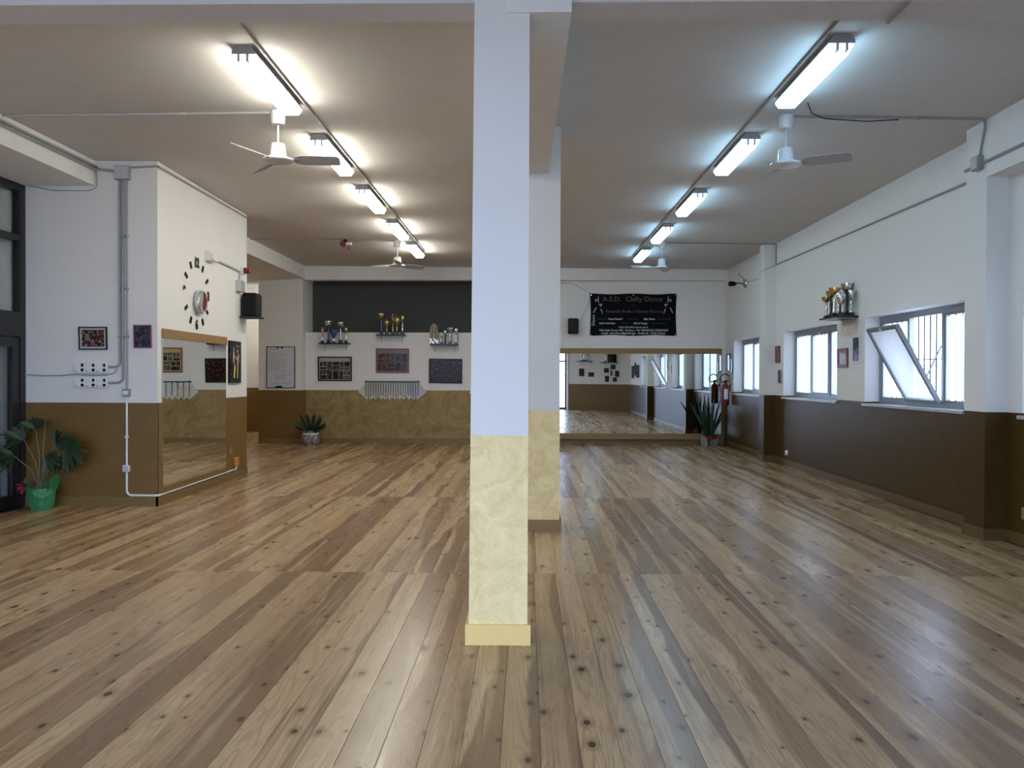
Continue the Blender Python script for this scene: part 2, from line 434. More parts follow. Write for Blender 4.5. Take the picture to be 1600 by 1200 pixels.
# right wall with four window openings
mb = MB(); ZS, ZT, XO = 1.14, 2.30, XR+0.32
mb.box(XR, XO, 1.2, 19.3, -0.02, ZS); mb.box(XR, XO, 1.2, 19.3, ZT, 4.1)
ys = [1.2] + [v for w_ in WINS for v in w_] + [19.3]
for i in range(0, len(ys), 2): mb.box(XR, XO, ys[i], ys[i+1], ZS, ZT)
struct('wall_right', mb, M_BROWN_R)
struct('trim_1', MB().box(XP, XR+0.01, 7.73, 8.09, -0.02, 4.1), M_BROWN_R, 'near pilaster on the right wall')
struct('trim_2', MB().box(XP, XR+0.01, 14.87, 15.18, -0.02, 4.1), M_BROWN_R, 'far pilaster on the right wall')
struct('trim_3', MB().box(XP, XR+0.01, 1.2, 7.73, 3.36, 4.1), M_WHITE, 'lintel over the nearest window bay')
# back wall: low part with a recess above it on the left, full height on the right
struct('wall_back', MB().box(-5.0, 0.0, YB, 19.32, -0.02, 2.495), M_OCHRE)
struct('wall_back_right', MB().box(0.0, XO, YB, 19.32, -0.02, 4.1), M_BROWN)
struct('wall_back_recess', MB().box(-5.0, 0.0, 19.26, 19.40, 2.45, 4.1), M_RECESS)
struct('wall_back_stub', MB().box(-5.99, -5.0, 18.40, 19.40, -0.02, 4.1), M_BROWN)
struct('trim_4', MB().box(-4.96, XR, 18.42, 18.70, 3.655, 4.1), M_WHITE, 'shallow beam along the top of the back wall')
# block on the left
p = [(XBOX, YBOX), side(12.6), (-8.35, 12.6), (-8.35, YBOX)]
mb = MB(); mb.add([(x, y, -0.02) for x, y in p]+[(x, y, 4.1) for x, y in p], [(3,2,1,0),(4,5,6,7),(0,1,5,4),(1,2,6,5),(2,3,7,6),(3,0,4,7)])
struct('wall_left', mb, M_BROWN)
struct('trim_5', MB().box(-8.35, -4.96, YF, YBOX, 3.68, 4.1), M_WHITE, 'dropped beam along the left side')
struct('trim_6', MB().box(-8.35, -4.96, 12.6, 19.2, 3.68, 4.1), M_WHITE, 'dropped beam behind the left block')
mb = MB(); mb.box(-8.4, -8.2, 12.6, 22.6, -0.02, 4.2); mb.box(-8.4, -5.0, 22.3, 22.5, -0.02, 4.2); mb.box(-5.99, -5.0, 19.4, 22.4, -0.02, 4.2)
struct('wall_corridor', mb, M_BROWN)
# near left wall, shop front wall, skewed rear wall
struct('wall_left_near', MB().box(XL-0.15, XL, YF, 7.6, -0.02, 3.7), M_BROWN)
struct('wall_front', MB().box(-8.4, 2.05, YF-0.2, YF, 3.0, 4.2).box(1.85, 2.05, YF-0.2, -0.50, -0.02, 4.1), M_WHITE)
RA, RB = Vector((1.88, -0.53, 0)), Vector((4.60, 1.84, 0))
dr = (RB-RA).normalized(); nr = Vector((dr.y, -dr.x, 0))
mb = MB(); q = [RA, RB, RB+nr*0.2, RA+nr*0.2]
mb.add([(v.x, v.y, -0.02) for v in q]+[(v.x, v.y, 4.1) for v in q], [(0,1,2,3),(7,6,5,4),(0,1,5,4),(1,2,6,5),(2,3,7,6),(3,0,4,7)])
struct('wall_rear', mb, M_BROWN)
struct('ground', MB().box(-40, 40, -40, -1.45, -0.25, -0.14), M_TAR)
struct('ground_side', MB().box(5.0, 40, -1.4, 40, -0.25, -0.14), M_TAR)
# transverse and lengthwise beams
struct('trim_7', MB().box(-4.96, XP+0.02, 4.68, 4.93, 3.607, 4.1), M_BEAM, 'beam crossing the room over the front pillar')
struct('trim_8', MB().hexa([(-0.12, 4.615, 3.525), (0.243, 4.615, 3.525), (0.205, 8.03, 3.47), (-0.14, 8.03, 3.47),
                            (-0.12, 4.615, 4.1), (0.243, 4.615, 4.1), (0.205, 8.03, 4.1), (-0.14, 8.03, 4.1)]), M_WHITE, 'beam between the two pillars')

# baseboards
mb = MB(); BH = 0.11
for a, b in ((1.9, 7.71), (8.11, 14.85), (15.20, YB-0.02)): mb.box(XR-0.016, XR+0.01, a, b, -0.001, BH)
for a, b in ((7.714, 8.106), (14.854, 15.196)): mb.box(XP-0.016, XR, a, b, -0.001, BH)
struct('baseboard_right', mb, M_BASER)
struct('baseboard_back', MB().box(-5.0, 4.42, YB-0.016, YB+0.01, -0.001, BH), M_BASEB)
struct('baseboard_stub', MB().box(-5.99, -4.984, 18.384, 18.41, -0.001, BH).box(-5.0, -4.984, 18.384, YB, -0.001, BH), M_BASEB)
mb = MB(); mb.box(XL, XBOX+0.014, YBOX-0.016, YBOX+0.01, -0.001, BH)
a0, a1 = side(YBOX-0.016, 0.016), side(12.6, 0.016)
mb.hexa([(a0[0]-0.03, a0[1], -0.001), (a0[0], a0[1], -0.001), (a1[0], a1[1], -0.001), (a1[0]-0.03, a1[1], -0.001),
         (a0[0]-0.03, a0[1], BH), (a0[0], a0[1], BH), (a1[0], a1[1], BH), (a1[0]-0.03, a1[1], BH)])
struct('baseboard_left', mb, M_BASEB)

# pillars
def pillar(label, x0b, x1b, x0t, x1t, y0, y1, ztop, ox, bm):
    t = thing('pillar', label, 'pillar', (ox, (y0+y1)/2, 0))
    cy = (y0+y1)/2; a, b = y0-cy, y1-cy; zm = DADO-0.016
    f = lambda z: (x0b+(x0t-x0b)*z/ztop-ox, x1b+(x1t-x1b)*z/ztop-ox)
    def seg(name, za, zb):
        (p0, p1), (q0, q1) = f(za), f(zb)
        return MB().hexa([(p0,a,za),(p1,a,za),(p1,b,za),(p0,b,za),(q0,a,zb),(q1,a,zb),(q1,b,zb),(q0,b,zb)]).build(name, M_CREAM, t)
    seg('upper_shaft', zm, ztop); seg('painted_lower_shaft', 0, zm)
    p0, p1 = f(0)
    MB().box(p0-0.018, p1+0.018, a-0.018, b+0.018, -0.001, 0.114).build('baseboard', bm, t)
    return t
pillar('square white pillar with cream sponged base, nearest to the viewer', -0.322, 0.008, -0.297, 0.010, 4.63, 4.96, 3.62, -0.15, M_OAKB)
pillar('white pillar half hidden behind the nearest pillar, with shadowed cream base', -0.03, 0.322, -0.03, 0.322, 8.04, 8.38, 3.95, 0.15, M_PINE)

# ------------------------------------------------------------------ windows on the right wall
WW = 2.47
M_BARS = plain('grey_painted_bars', (0.05, 0.05, 0.052), 0.6)
def window(n, a, opened):
    t = thing('window_%d' % n, ['nearest curtained window at the right edge', 'right wall window with its middle sash tilted open', 'closed curtained window in the middle of the right wall', 'farthest curtained window near the back corner'][n-1], None, (XR, a, 0)); t['kind'] = 'structure'
    mb = MB(); x0, x1 = 0.19, 0.25
    mb.box(x0, x1, 0, WW, 1.165, 1.225); mb.box(x0, x1, 0, WW, 2.225, 2.30)
    for y0, y1 in ((0, 0.05), (WW-0.05, WW), (WW/3-0.022, WW/3+0.022), (2*WW/3-0.022, 2*WW/3+0.022)): mb.box(x0, x1, y0, y1, 1.225, 2.225)
    mb.build('frame', M_ALU, t)
    MB().cbox(-0.035, 0.28, -0.03, WW+0.03, 1.135, 1.168, 0.004).build('sill', M_MARBLE, t)
    for k in range(3):
        y0, y1 = WW*k/3+(0.05 if k == 0 else 0.022), WW*(k+1)/3-(0.05 if k == 2 else 0.022)
        h = 1.0; mid = (k == 1)
        s = 0.045 if mid else 0.028
        mb = MB(); d0, d1 = (-0.03, 0.015) if mid else (-0.012, 0.02)
        if mid: y0 -= 0.012; y1 += 0.012
        mb.box(d0, d1, y0, y1, 0, s); mb.box(d0, d1, y0, y1, h-s, h); mb.box(d0, d1, y0, y0+s, s, h-s); mb.box(d0, d1, y1-s, y1, s, h-s)
        sh = mb.build('sash', M_ALU, t, (0.215, 0, 1.225))
        if mid and opened: sh.rotation_euler = (0, -math.radians(29), 0); sh.location = (0.18, 0, 1.225)
        MB().box(0.002, 0.006, y0+s, y1-s, s, h-s).build('pane', M_GLASS, sh)
        # sheer curtain gathered between two rods on the sash
        mb = MB(); nn = 48; ya, yb = y0+s-0.004, y1-s+0.004; vs = []
        for i in range(nn+1):
            y = ya+(yb-ya)*i/nn; wv = 0.0045*math.sin(i*1.35)+0.002*math.sin(i*3.1)
            for z, kk in ((s+0.012, 1.2), (s+0.07, 0.5), (h*0.5, 1.0), (h-s-0.07, 0.5), (h-s-0.012, 1.2)): vs.append((-0.012+wv*kk, y, z))
        mb.add(vs, [(i*5+j, i*5+j+1, (i+1)*5+j+1, (i+1)*5+j) for i in range(nn) for j in range(4)], True)
        mb.build('curtain', M_BLIND, sh)
        if mid: MB().box(-0.05, -0.03, (y0+y1)/2-0.02, (y0+y1)/2+0.02, h-s+0.006, h-0.006).build('latch', M_WPL, sh)
    if opened:
        MB().tube([(0.19, WW/3+0.03, 1.86), (0.02, WW/3+0.022, 1.50)], 0.009, 6).build('stay_arm', M_LGREY, t)
    g = MB().box(0.285, 0.295, -0.0, WW, 1.715, 1.727).box(0.285, 0.295, 0, WW, 1.24, 1.252).build('grille', M_BARS, t)
    me = MB().tube([(0.290, 0, 1.145), (0.290, 0, 2.295)], 0.009, 6).mesh('bar'); me.materials.append(M_BARS)
    for i in range(1, 17):
        o = bpy.data.objects.new('bar', me); COL.objects.link(o); o.parent = g; o.location = (0, WW*i/17, 0)
    return t
for i, (a, b) in enumerate(WINS): window(i+1, a, i == 1)

# glazed door and fanlight in black frames on the left
d = thing('door_1', 'black framed glazed door at the left edge', None, (XL, 7.6, 0)); d['kind'] = 'structure'
for nm, a in (('post', (-0.07, 0.02, 1.74, 1.84, 0, 3.68)), ('post', (-0.07, 0.02, 0.0, 0.08, 0, 3.68)), ('glazing_bar', (-0.06, 0.015, 0.08, 1.74, 3.03, 3.10)),
              ('transom', (-0.07, 0.025, 0.08, 1.74, 1.94, 2.22)), ('head', (-0.07, 0.02, 0.08, 1.74, 3.60, 3.68)), ('glazing_bar', (-0.06, 0.015, 0.88, 0.94, 2.22, 3.60))):
    box(nm, M_BLACK, d, *a)
for y0, y1 in ((0.09, 0.905), (0.915, 1.73)):
    lf = MB().box(-0.05, 0.01, y0, y0+0.12, 0.01, 1.93).box(-0.05, 0.01, y1-0.12, y1, 0.01, 1.93).box(-0.05, 0.01, y0+0.12, y1-0.12, 1.82, 1.93).box(-0.05, 0.01, y0+0.12, y1-0.12, 0.01, 0.15).build('door_leaf', M_BLACK, d)
    box('pane', M_GLASS, lf, -0.024, -0.018, y0+0.12, y1-0.12, 0.15, 1.82)
for y0, y1, z0, z1 in ((0.08, 0.88, 2.22, 3.03), (0.94, 1.74, 2.22, 3.03), (0.08, 0.88, 3.10, 3.60), (0.94, 1.74, 3.10, 3.60)):
    box('pane', M_GLASS, d, -0.03, -0.024, y0, y1, z0, z1)
mb = MB(); nn = 60; vs = []
for i in range(nn+1):
    y = 0.02+1.8*i/nn
    for z in (0.02, 3.66): vs.append((-0.12+0.022*math.sin(i*0.9)+0.01*math.sin(i*2.3), y, z))
mb.add(vs, [(2*i, 2*i+1, 2*i+3, 2*i+2) for i in range(nn)], True); mb.build('curtain', M_CLOTH, d)
struct('wall_porch', MB().box(XL-0.3, XL-0.16, 7.5, 9.46, -0.02, 3.7), M_BROWN)

# glazed shop front behind the viewer
d = thing('door_2', 'glazed shop front behind the viewer', None, (-5.79, YF, 0)); d['kind'] = 'structure'
for i in range(7):
    x = 7.60*i/6; box('post', M_BLACK, d, x-0.04, x+0.04, -0.12, -0.02, 0, 3.0)
    if i < 6:
        box('pane', M_GLASS, d, x+0.04, x+7.60/6-0.04, -0.074, -0.068, 0.1, 2.95)
        box('rail', M_BLACK, d, x+0.04, x+7.60/6-0.04, -0.11, -0.03, 0.0, 0.1); box('rail', M_BLACK, d, x+0.04, x+7.60/6-0.04, -0.11, -0.03, 2.2, 2.27)

# ================================================================== CEILING LIGHTS, FANS, CONDUITS
M_TW = emit('warm_tube_diffuser', (1.0, 0.948, 0.81), TUBE_WARM)
M_TC = emit('cool_tube_diffuser', (0.42, 0.74, 1.0), TUBE_COOL)
M_TRAY = plain('grey_fitting_tray', (0.32, 0.33, 0.34), 0.5)
M_CLIP = plain('steel_clip', (0.5, 0.5, 0.52), 0.4)
LEN = 1.27
def fitting(label, x, y, m, group):
    t = thing('fluorescent_light', label, 'light', (x, y, zc(x)), 0, group)
    MB().prism([(-0.088, -0.058), (0.088, -0.058), (0.088, -0.045), (0.06, -0.002), (-0.06, -0.002), (-0.088, -0.045)], 0, LEN).build('tray', M_TRAY, t)
    # prismatic diffuser with sloping ends
    sec = [(-0.080, -0.058), (-0.082, -0.085), (-0.060, -0.125), (0.060, -0.125), (0.082, -0.085), (0.080, -0.058)]
    def ring(y, k): return [(px, y, -0.058+(pz+0.058)*k) for px, pz in sec]
    vs = ring(0.0, 0.72)+ring(0.05, 1)+ring(LEN-0.05, 1)+ring(LEN, 0.72); fs = []
    for r in range(3): fs += [(r*6+i, r*6+(i+1) % 6, (r+1)*6+(i+1) % 6, (r+1)*6+i) for i in range(6)]
    fs += [(5,4,3,2,1,0), (18,19,20,21,22,23)]
    MB().add(vs, fs).build('diffuser', m, t)
    for yy in (-0.012, LEN): MB().prism([(-0.088, -0.066), (0.088, -0.066), (0.088, -0.045), (0.06, -0.002), (-0.06, -0.002), (-0.088, -0.045)], yy, yy+0.012).build('end_cap', M_TRAY, t)
    for xx in (-0.045, 0.02): MB().box(xx, xx+0.020, -0.016, 0.03, -0.118, -0.06).build('clip', M_CLIP, t)
    return t
ordn = ['nearest', 'second', 'third', 'fourth', 'farthest']
LY = [6.11, 8.33, 10.53, 12.83, 14.94]; RY = [5.86, 8.20, 10.60, 12.98, 15.30]
for i in range(5):
    fitting('%s warm white tube light in the left ceiling row' % ordn[i], -2.10, LY[i], M_TW, 'left row of tube lights')
for i in range(5):
    fitting('%s cool white tube light in the right ceiling row' % ordn[i], 2.20, RY[i], M_TC, 'right row of tube lights')
fitting('tube light in the side passage behind the left block', -6.5, 20.4, M_TW, None)

M_FANB = plain('shade_grey_fan_blade', (0.40, 0.40, 0.41), 0.4)  # white blades; the shade of their undersides is put into this grey
def fan(label, x, y, ang):
    t = thing('ceiling_fan', label, 'fan', (x, y, zc(x)), 0, 'white ceiling fans')
    MB().lathe([(0.062, 0.0), (0.070, -0.005), (0.064, -0.10), (0.058, -0.125), (0.02, -0.13)], seg=24).build('canopy', M_FAN, t)
    MB().tube([(0, 0, -0.12), (0, 0, -0.32)], 0.009, 8).build('rod', M_FAN, t)
    MB().lathe([(0.02, -0.295), (0.058, -0.30), (0.064, -0.32), (0.074, -0.415), (0.08, -0.425)], seg=24).build('motor', M_FAN, t)
    pl = MB().lathe([(0.075, -0.42), (0.135, -0.438), (0.142, -0.452), (0.135, -0.462), (0.03, -0.474)], seg=32).build('plate', M_FAN, t)
    for k in range(3):
        mb = MB(); mb.add([(0.15, -0.045, 0), (0.21, -0.068, 0), (0.54, -0.068, 0), (0.565, -0.04, 0), (0.565, 0.05, 0), (0.545, 0.068, 0), (0.21, 0.068, 0), (0.15, 0.045, 0)]
                          + [(0.15, -0.045, 0.004), (0.21, -0.068, 0.004), (0.54, -0.068, 0.004), (0.565, -0.04, 0.004), (0.565, 0.05, 0.004), (0.545, 0.068, 0.004), (0.21, 0.068, 0.004), (0.15, 0.045, 0.004)],
                          [tuple(range(7, -1, -1)), tuple(range(8, 16))]+[(i, (i+1) % 8, (i+1) % 8+8, i+8) for i in range(8)])
        b = mb.build('blade', M_FANB, t, (0, 0, -0.447))
        b.rotation_euler = (Matrix.Rotation(math.radians(ang+120*k), 3, 'Z') @ Matrix.Rotation(math.radians(-23), 3, 'X')).to_euler()
        MB().box(0.11, 0.19, -0.02, 0.02, -0.004, 0.0).build('blade_arm', M_GREY, b)
    return t
FL1, FR1, FL2, FR2 = (-2.30, 7.62), (2.37, 7.66), (-2.33, 14.85), (2.40, 14.80)
fan('near white ceiling fan on the left, below the first warm tube light', FL1[0], FL1[1], 6)
fan('near white ceiling fan on the right, beyond the first cool tube light', FR1[0], FR1[1], -28)
fan('far white ceiling fan on the left, under the last warm lights', FL2[0], FL2[1], 40)
fan('far white ceiling fan on the right, above the black banner', FR2[0], FR2[1], 70)

def conduit(name, label, pts, r=0.011, mat=None, cat='conduit', clips=None, group=None):
    o = MB().tube(pts, r, 8).build(name, mat or M_GREY)
    tag(o, label, cat, group)
    if clips:
        for c in clips: MB().cbox(c[0]-0.018, c[0]+0.018, c[1]-0.018, c[1]+0.018, c[2]-0.014, c[2]+0.014, 0.004).build('clip', mat or M_GREY, o)
    return o
def bend(pts, rad=0.06, n=5):
    """round the corners of a polyline"""
    pts = [Vector(p) for p in pts]; out = [pts[0]]
    for i in range(1, len(pts)-1):
        a, b, c = pts[i-1], pts[i], pts[i+1]; r = min(rad, (a-b).length*0.45, (c-b).length*0.45)
        p, q = b+(a-b).normalized()*r, b+(c-b).normalized()*r
        for k in range(n+1):
            t = k/n; out.append((1-t)**2*p+2*t*(1-t)*b+t*t*q)
    out.append(pts[-1]); return out
CZ = lambda x: zc(x)-0.012
conduit('ceiling_conduit', 'grey conduit along the ceiling beside the left light row', [(-1.985, 4.95, CZ(-2)), (-1.985, 15.9, CZ(-2))], 0.010, M_LGREY)
conduit('ceiling_conduit', 'grey conduit along the ceiling beside the right light row', [(2.085, 4.95, CZ(2.1)), (2.085, 16.3, CZ(2.1))], 0.010)
conduit('beam_conduit', 'short dark conduit under the cross beam at upper right', [(2.12, 4.66, 3.594), (2.12, 4.93, 3.594)])
conduit('ceiling_conduit', 'pale ceiling conduit from near left fan to left beam', [(FL1[0]-0.06, FL1[1], CZ(-2.3)), (-4.95, 7.75, CZ(-4.95))], 0.010, M_LGREY, clips=[(-3.2, 7.67, CZ(-3.2)), (-4.2, 7.72, CZ(-4.2))])
conduit('ceiling_conduit', 'ceiling conduit from near right fan towards right pilaster', bend([(FR1[0]+0.06, FR1[1], CZ(2.4)), (4.19, 7.70, CZ(4.2)), (4.224, 7.74, 3.84), (4.224, 7.84, 3.56)]), 0.011, M_GREY, clips=[(3.0, 7.675, CZ(3.0)), (3.6, 7.69, CZ(3.6))])
conduit('ceiling_cable', 'thin dark cable looping off near right ceiling conduit', [(2.40, 7.16, zc(2.4)-0.05), (2.55, 7.5, zc(2.5)-0.03), (2.72, 7.65, zc(2.7)-0.03), (3.1, 7.66, zc(3.1)-0.05), (3.4, 7.67, zc(3.4)-0.03)], 0.005, M_BLKPL, 'cable')
conduit('ceiling_conduit', 'far ceiling conduit from far right fan to far pilaster', bend([(FR2[0]+0.06, FR2[1], CZ(2.4)), (4.43, 14.84, CZ(4.4)), (4.43, 14.84, 3.50)], 0.03), 0.011)
conduit('ceiling_conduit', 'far ceiling conduit from far left fan to left beam', [(FL2[0]-0.06, FL2[1], CZ(-2.3)), (-4.95, 14.75, CZ(-4.95))], 0.010)
conduit('wall_conduit', 'grey conduit running high along the right wall above windows', [(XR-0.013, 8.10, 3.47), (XR-0.013, 14.84, 3.51)], 0.013)
conduit('wall_conduit', 'grey conduit crossing near pilaster and lintel at upper right', [(XP-0.013, 5.2, 3.50), (XP-0.013, 8.09, 3.50)], 0.014)
conduit('wall_cable', 'thin grey cable around the far pilaster to wall spotlight', bend([(XR-0.01, 14.86, 3.50), (4.24, 14.86, 3.44), (4.23, 14.95, 3.42), (4.23, 15.19, 3.40), (XR-0.006, 15.2, 3.37), (XR-0.006, 16.7, 3.42)], 0.02), 0.005, M_GREY, 'cable')
t = thing('junction_box', 'grey junction box on near right pilaster with conduits', 'box', (XP, 7.84, 3.51))
MB().cbox(-0.06, 0, -0.06, 0.06, -0.065, 0.065, 0.008).build('housing', M_GREY, t); MB().cbox(-0.066, -0.06, -0.05, 0.05, -0.055, 0.055, 0.002).build('lid', M_LGREY, t)

# ================================================================== LEFT BLOCK: CONDUITS, SOCKETS, PICTURES
KX = lambda px: (px-823)*0.007295
KZ = lambda py: 1.5-(py-589)*0.007295
yf = YBOX-0.014
t = thing('junction_box', 'grey junction box at ceiling on front of left block', 'box', (-4.618, YBOX, 3.81))
MB().cbox(-0.095, 0.075, -0.07, 0, -0.07, 0.09, 0.006).build('housing', M_GREY, t); MB().cbox(-0.088, 0.068, -0.076, -0.07, -0.063, 0.083, 0.002).build('lid', M_LGREY, t)
def clipset(x, zs): return [(x, yf, z) for z in zs]
conduit('wall_conduit', 'left grey conduit dropping to the upper socket strip', bend([(-4.672, yf, 3.75), (-4.672, yf, 1.602), (-4.80, yf, 1.602)], 0.11), 0.014, clips=clipset(-4.672, (1.95,)))
conduit('wall_conduit', 'middle grey conduit dropping to the lower socket strip', bend([(-4.634, yf, 3.75), (-4.634, yf, 1.42), (-4.80, yf, 1.42)], 0.11), 0.014, clips=clipset(-4.634, (3.1, 2.5, 1.95)))
conduit('wall_conduit', 'right grey conduit dropping to the small switch box', [(-4.588, yf, 3.75), (-4.588, yf, 1.34)], 0.012, clips=clipset(-4.588, (3.1, 2.5, 1.95)))
a = side(YBOX+0.05, 0.014); b = side(12.08, 0.014)
conduit('wall_conduit', 'white conduit bending round the corner of left block above baseboard',
        bend([(-4.590, yf, 0.40), (-4.590, yf, 0.128), (-4.226, yf, 0.125), (a[0], a[1]-0.03, 0.127), (b[0], b[1], 0.135), (b[0], b[1], 0.19)], 0.06), 0.013, M_WPL)
conduit('wall_conduit', 'white vertical conduit over brown paint between two small boxes', [(-4.590, yf, 1.27), (-4.590, yf, 0.47)], 0.012, M_WPL, clips=clipset(-4.590, (0.80,)))
conduit('corner_cable', 'dark cables along the top edge of left block side', [side(YBOX+0.0, 0.012)+(3.90,), side(12.6, 0.012)+(3.915,)], 0.013, M_GREY, 'cable')
conduit('corner_cable', 'grey cable along top of left block front to corner', [(-4.54, yf, 3.885), (-4.24, yf, 3.90)], 0.012, M_GREY, 'cable')
conduit('corner_cable', 'grey cables from left beam to the ceiling junction box', [(-4.95, yf, 3.87), (-4.71, yf, 3.84)], 0.016, M_GREY, 'cable')
for dz, rr_, nm in ((3.895, 0.016, 'upper'), (3.855, 0.013, 'lower')):
    conduit('beam_cable', '%s grey cable run along the left dropped beam' % nm, [(-4.945, 4.95, dz), (-4.945, YBOX-0.01, dz)], rr_, M_GREY, 'cable')
conduit('loose_cable', 'thin cable looping around the end of left beam', bend([(-4.94, yf, 3.86), (-4.93, yf, 3.66), (-5.02, yf, 3.62), (-5.45, yf, 3.625), (-5.72, yf, 3.68)], 0.08), 0.005, M_GREY, 'cable')
conduit('loose_cable', 'grey cable drooping left from the upper socket strip', [(-4.70, yf, 1.58), (-4.74, yf, 1.53), (-4.82, yf, 1.508), (-5.0, yf, 1.507), (-5.2, yf, 1.515), (-5.4, yf, 1.50), (-5.6, yf, 1.50), (-5.77, yf, 1.515)], 0.007, M_GREY, 'cable')
for zz, nm in ((1.595, 'upper'), (1.423, 'lower')):
    t = thing('socket_strip', '%s white strip of three industrial sockets on left block' % nm, 'socket', (-4.993, YBOX, zz), 0, 'white socket strips')
    for k in range(3):
        x0 = -0.19+k*0.127
        m = MB().cbox(x0, x0+0.125, -0.05, 0, -0.06, 0.06, 0.006).build('module', M_WPL, t)
        MB().box(x0+0.082, x0+0.110, -0.053, -0.05, 0.008, 0.042).build('switch_window', M_BLKPL, m)
        MB().lathe([(0.018, -0.054), (0.018, -0.05)], (x0+0.096, 0, -0.030), 16, 'y').build('socket', M_BLKPL, m)
        MB().lathe([(0.008, -0.056), (0.008, -0.05)], (x0+0.020, 0, -0.040), 10, 'y').build('screw', M_GREY, m)
t = thing('switch_box', 'small grey switch box above the brown paint line', 'switch', (-4.59, YBOX, 1.305))
MB().cbox(-0.042, 0.042, -0.05, 0, -0.045, 0.045, 0.005).build('housing', M_GREY, t); MB().cbox(-0.03, 0.03, -0.054, -0.05, -0.022, 0.022, 0.001).build('rocker', M_WPL, t)
t = thing('conduit_box', 'small white junction box low on the brown wall', 'box', (-4.59, YBOX, 0.436))
MB().cbox(-0.038, 0.038, -0.05, 0, -0.038, 0.038, 0.006).build('housing', M_WPL, t); MB().cbox(-0.03, 0.03, -0.054, -0.05, -0.03, 0.03, 0.002).build('lid', M_LGREY, t)

# ------------------------------------------------------------------ pictures
def photo_mat(name, kind, c1, c2, c3, scale=10.0):
    m, nt, p = new_mat(name); tc = N(nt, 'ShaderNodeTexCoord'); v = tc.outputs['Object']
    if kind == 'crowd':            # rows of small figures
        mp = N(nt, 'ShaderNodeMapping'); mp.inputs['Scale'].default_value = (scale, 1, scale*0.45); L(nt, v, mp.inputs[0])
        vo = N(nt, 'ShaderNodeTexVoronoi'); vo.inputs['Scale'].default_value = 1.0; L(nt, mp.outputs[0], vo.inputs['Vector'])
        sc_ = N(nt, 'ShaderNodeSeparateColor'); L(nt, vo.outputs['Color'], sc_.inputs[0])
        rp = N(nt, 'ShaderNodeValToRGB'); e = rp.color_ramp; e.interpolation = 'CONSTANT'
        e.elements[0].color = col4(c1); e.elements[1].position = 0.45; e.elements[1].color = col4(c2)
        x = e.elements.new(0.78); x.color = col4(c3)
        L(nt, sc_.outputs[0], rp.inputs[0]); out = rp.outputs[0]
    elif kind == 'collage':        # grid of snapshots on a mount
        mp = N(nt, 'ShaderNodeMapping'); mp.inputs['Rotation'].default_value = (PI/2, 0, 0); L(nt, v, mp.inputs[0])
        br = N(nt, 'ShaderNodeTexBrick'); br.inputs['Scale'].default_value = scale; br.inputs['Mortar Size'].default_value = 0.035
        br.inputs['Brick Width'].default_value = 1.15; br.inputs['Row Height'].default_value = 0.75; br.offset = 0.37; br.squash = 1.4
        br.inputs['Color1'].default_value = col4(c1); br.inputs['Color2'].default_value = col4(c2); br.inputs['Mortar'].default_value = col4(c3)
        L(nt, mp.outputs[0], br.inputs['Vector'])
        nz = N(nt, 'ShaderNodeTexNoise'); nz.inputs['Scale'].default_value = 45; nz.inputs['Detail'].default_value = 4; L(nt, v, nz.inputs['Vector'])
        mx = N(nt, 'ShaderNodeMix', data_type='RGBA', blend_type='OVERLAY'); mx.inputs[0].default_value = 0.7
        L(nt, br.outputs['Color'], mx.inputs[6]); L(nt, nz.outputs['Color'], mx.inputs[7]); out = mx.outputs[2]
    else:                          # dark stage photograph with light specks
        nz = N(nt, 'ShaderNodeTexNoise'); nz.inputs['Scale'].default_value = scale; nz.inputs['Detail'].default_value = 5
        nz.inputs['Roughness'].default_value = 0.7; L(nt, v, nz.inputs['Vector'])
        rp = N(nt, 'ShaderNodeValToRGB'); e = rp.color_ramp
        e.elements[0].position = 0.40; e.elements[0].color = col4(c1); e.elements[1].position = 0.60; e.elements[1].color = col4(c2)
        x = e.elements.new(0.68); x.color = col4(c3)
        L(nt, nz.outputs['Fac'], rp.inputs[0]); out = rp.outputs[0]
    L(nt, out, p.inputs['Base Color']); p.inputs['Roughness'].default_value = 0.16; p.inputs['Specular IOR Level'].default_value = 0.16; return m
P_CROWD = photo_mat('group_photo_print', 'crowd', (0.02, 0.015, 0.015), (0.12, 0.03, 0.025), (0.34, 0.31, 0.28), 120)
P_COUPLE = photo_mat('couple_photo_print', 'stage', (0.012, 0.013, 0.02), (0.06, 0.07, 0.12), (0.3, 0.32, 0.4), 16)
P_COLL1 = photo_mat('grey_collage_print', 'collage', (0.05, 0.05, 0.055), (0.16, 0.14, 0.14), (0.5, 0.49, 0.47), 7.5)
P_COLL2 = photo_mat('red_collage_print', 'collage', (0.07, 0.05, 0.05), (0.17, 0.06, 0.06), (0.32, 0.25, 0.24), 7.0)
P_COLL3 = photo_mat('yellow_mount_collage_print', 'collage', (0.10, 0.09, 0.08), (0.22, 0.20, 0.18), (0.62, 0.47, 0.18), 7.5)
P_STAGE = photo_mat('crowd_stage_print', 'stage', (0.012, 0.007, 0.008), (0.05, 0.015, 0.018), (0.38, 0.33, 0.31), 30)
P_DARK = photo_mat('dark_portrait_print', 'stage', (0.015, 0.016, 0.018), (0.05, 0.055, 0.06), (0.22, 0.22, 0.24), 13)
P_POST = photo_mat('dance_poster_print', 'stage', (0.008, 0.008, 0.008), (0.02, 0.018, 0.015), (0.22, 0.16, 0.10), 9)
P_SNAP = photo_mat('small_snapshot_print', 'stage', (0.10, 0.05, 0.045), (0.3, 0.2, 0.18), (0.65, 0.6, 0.58), 30)
M_FBLK = plain('black_picture_frame', (0.008, 0.008, 0.009), 0.5, spec=0.25)
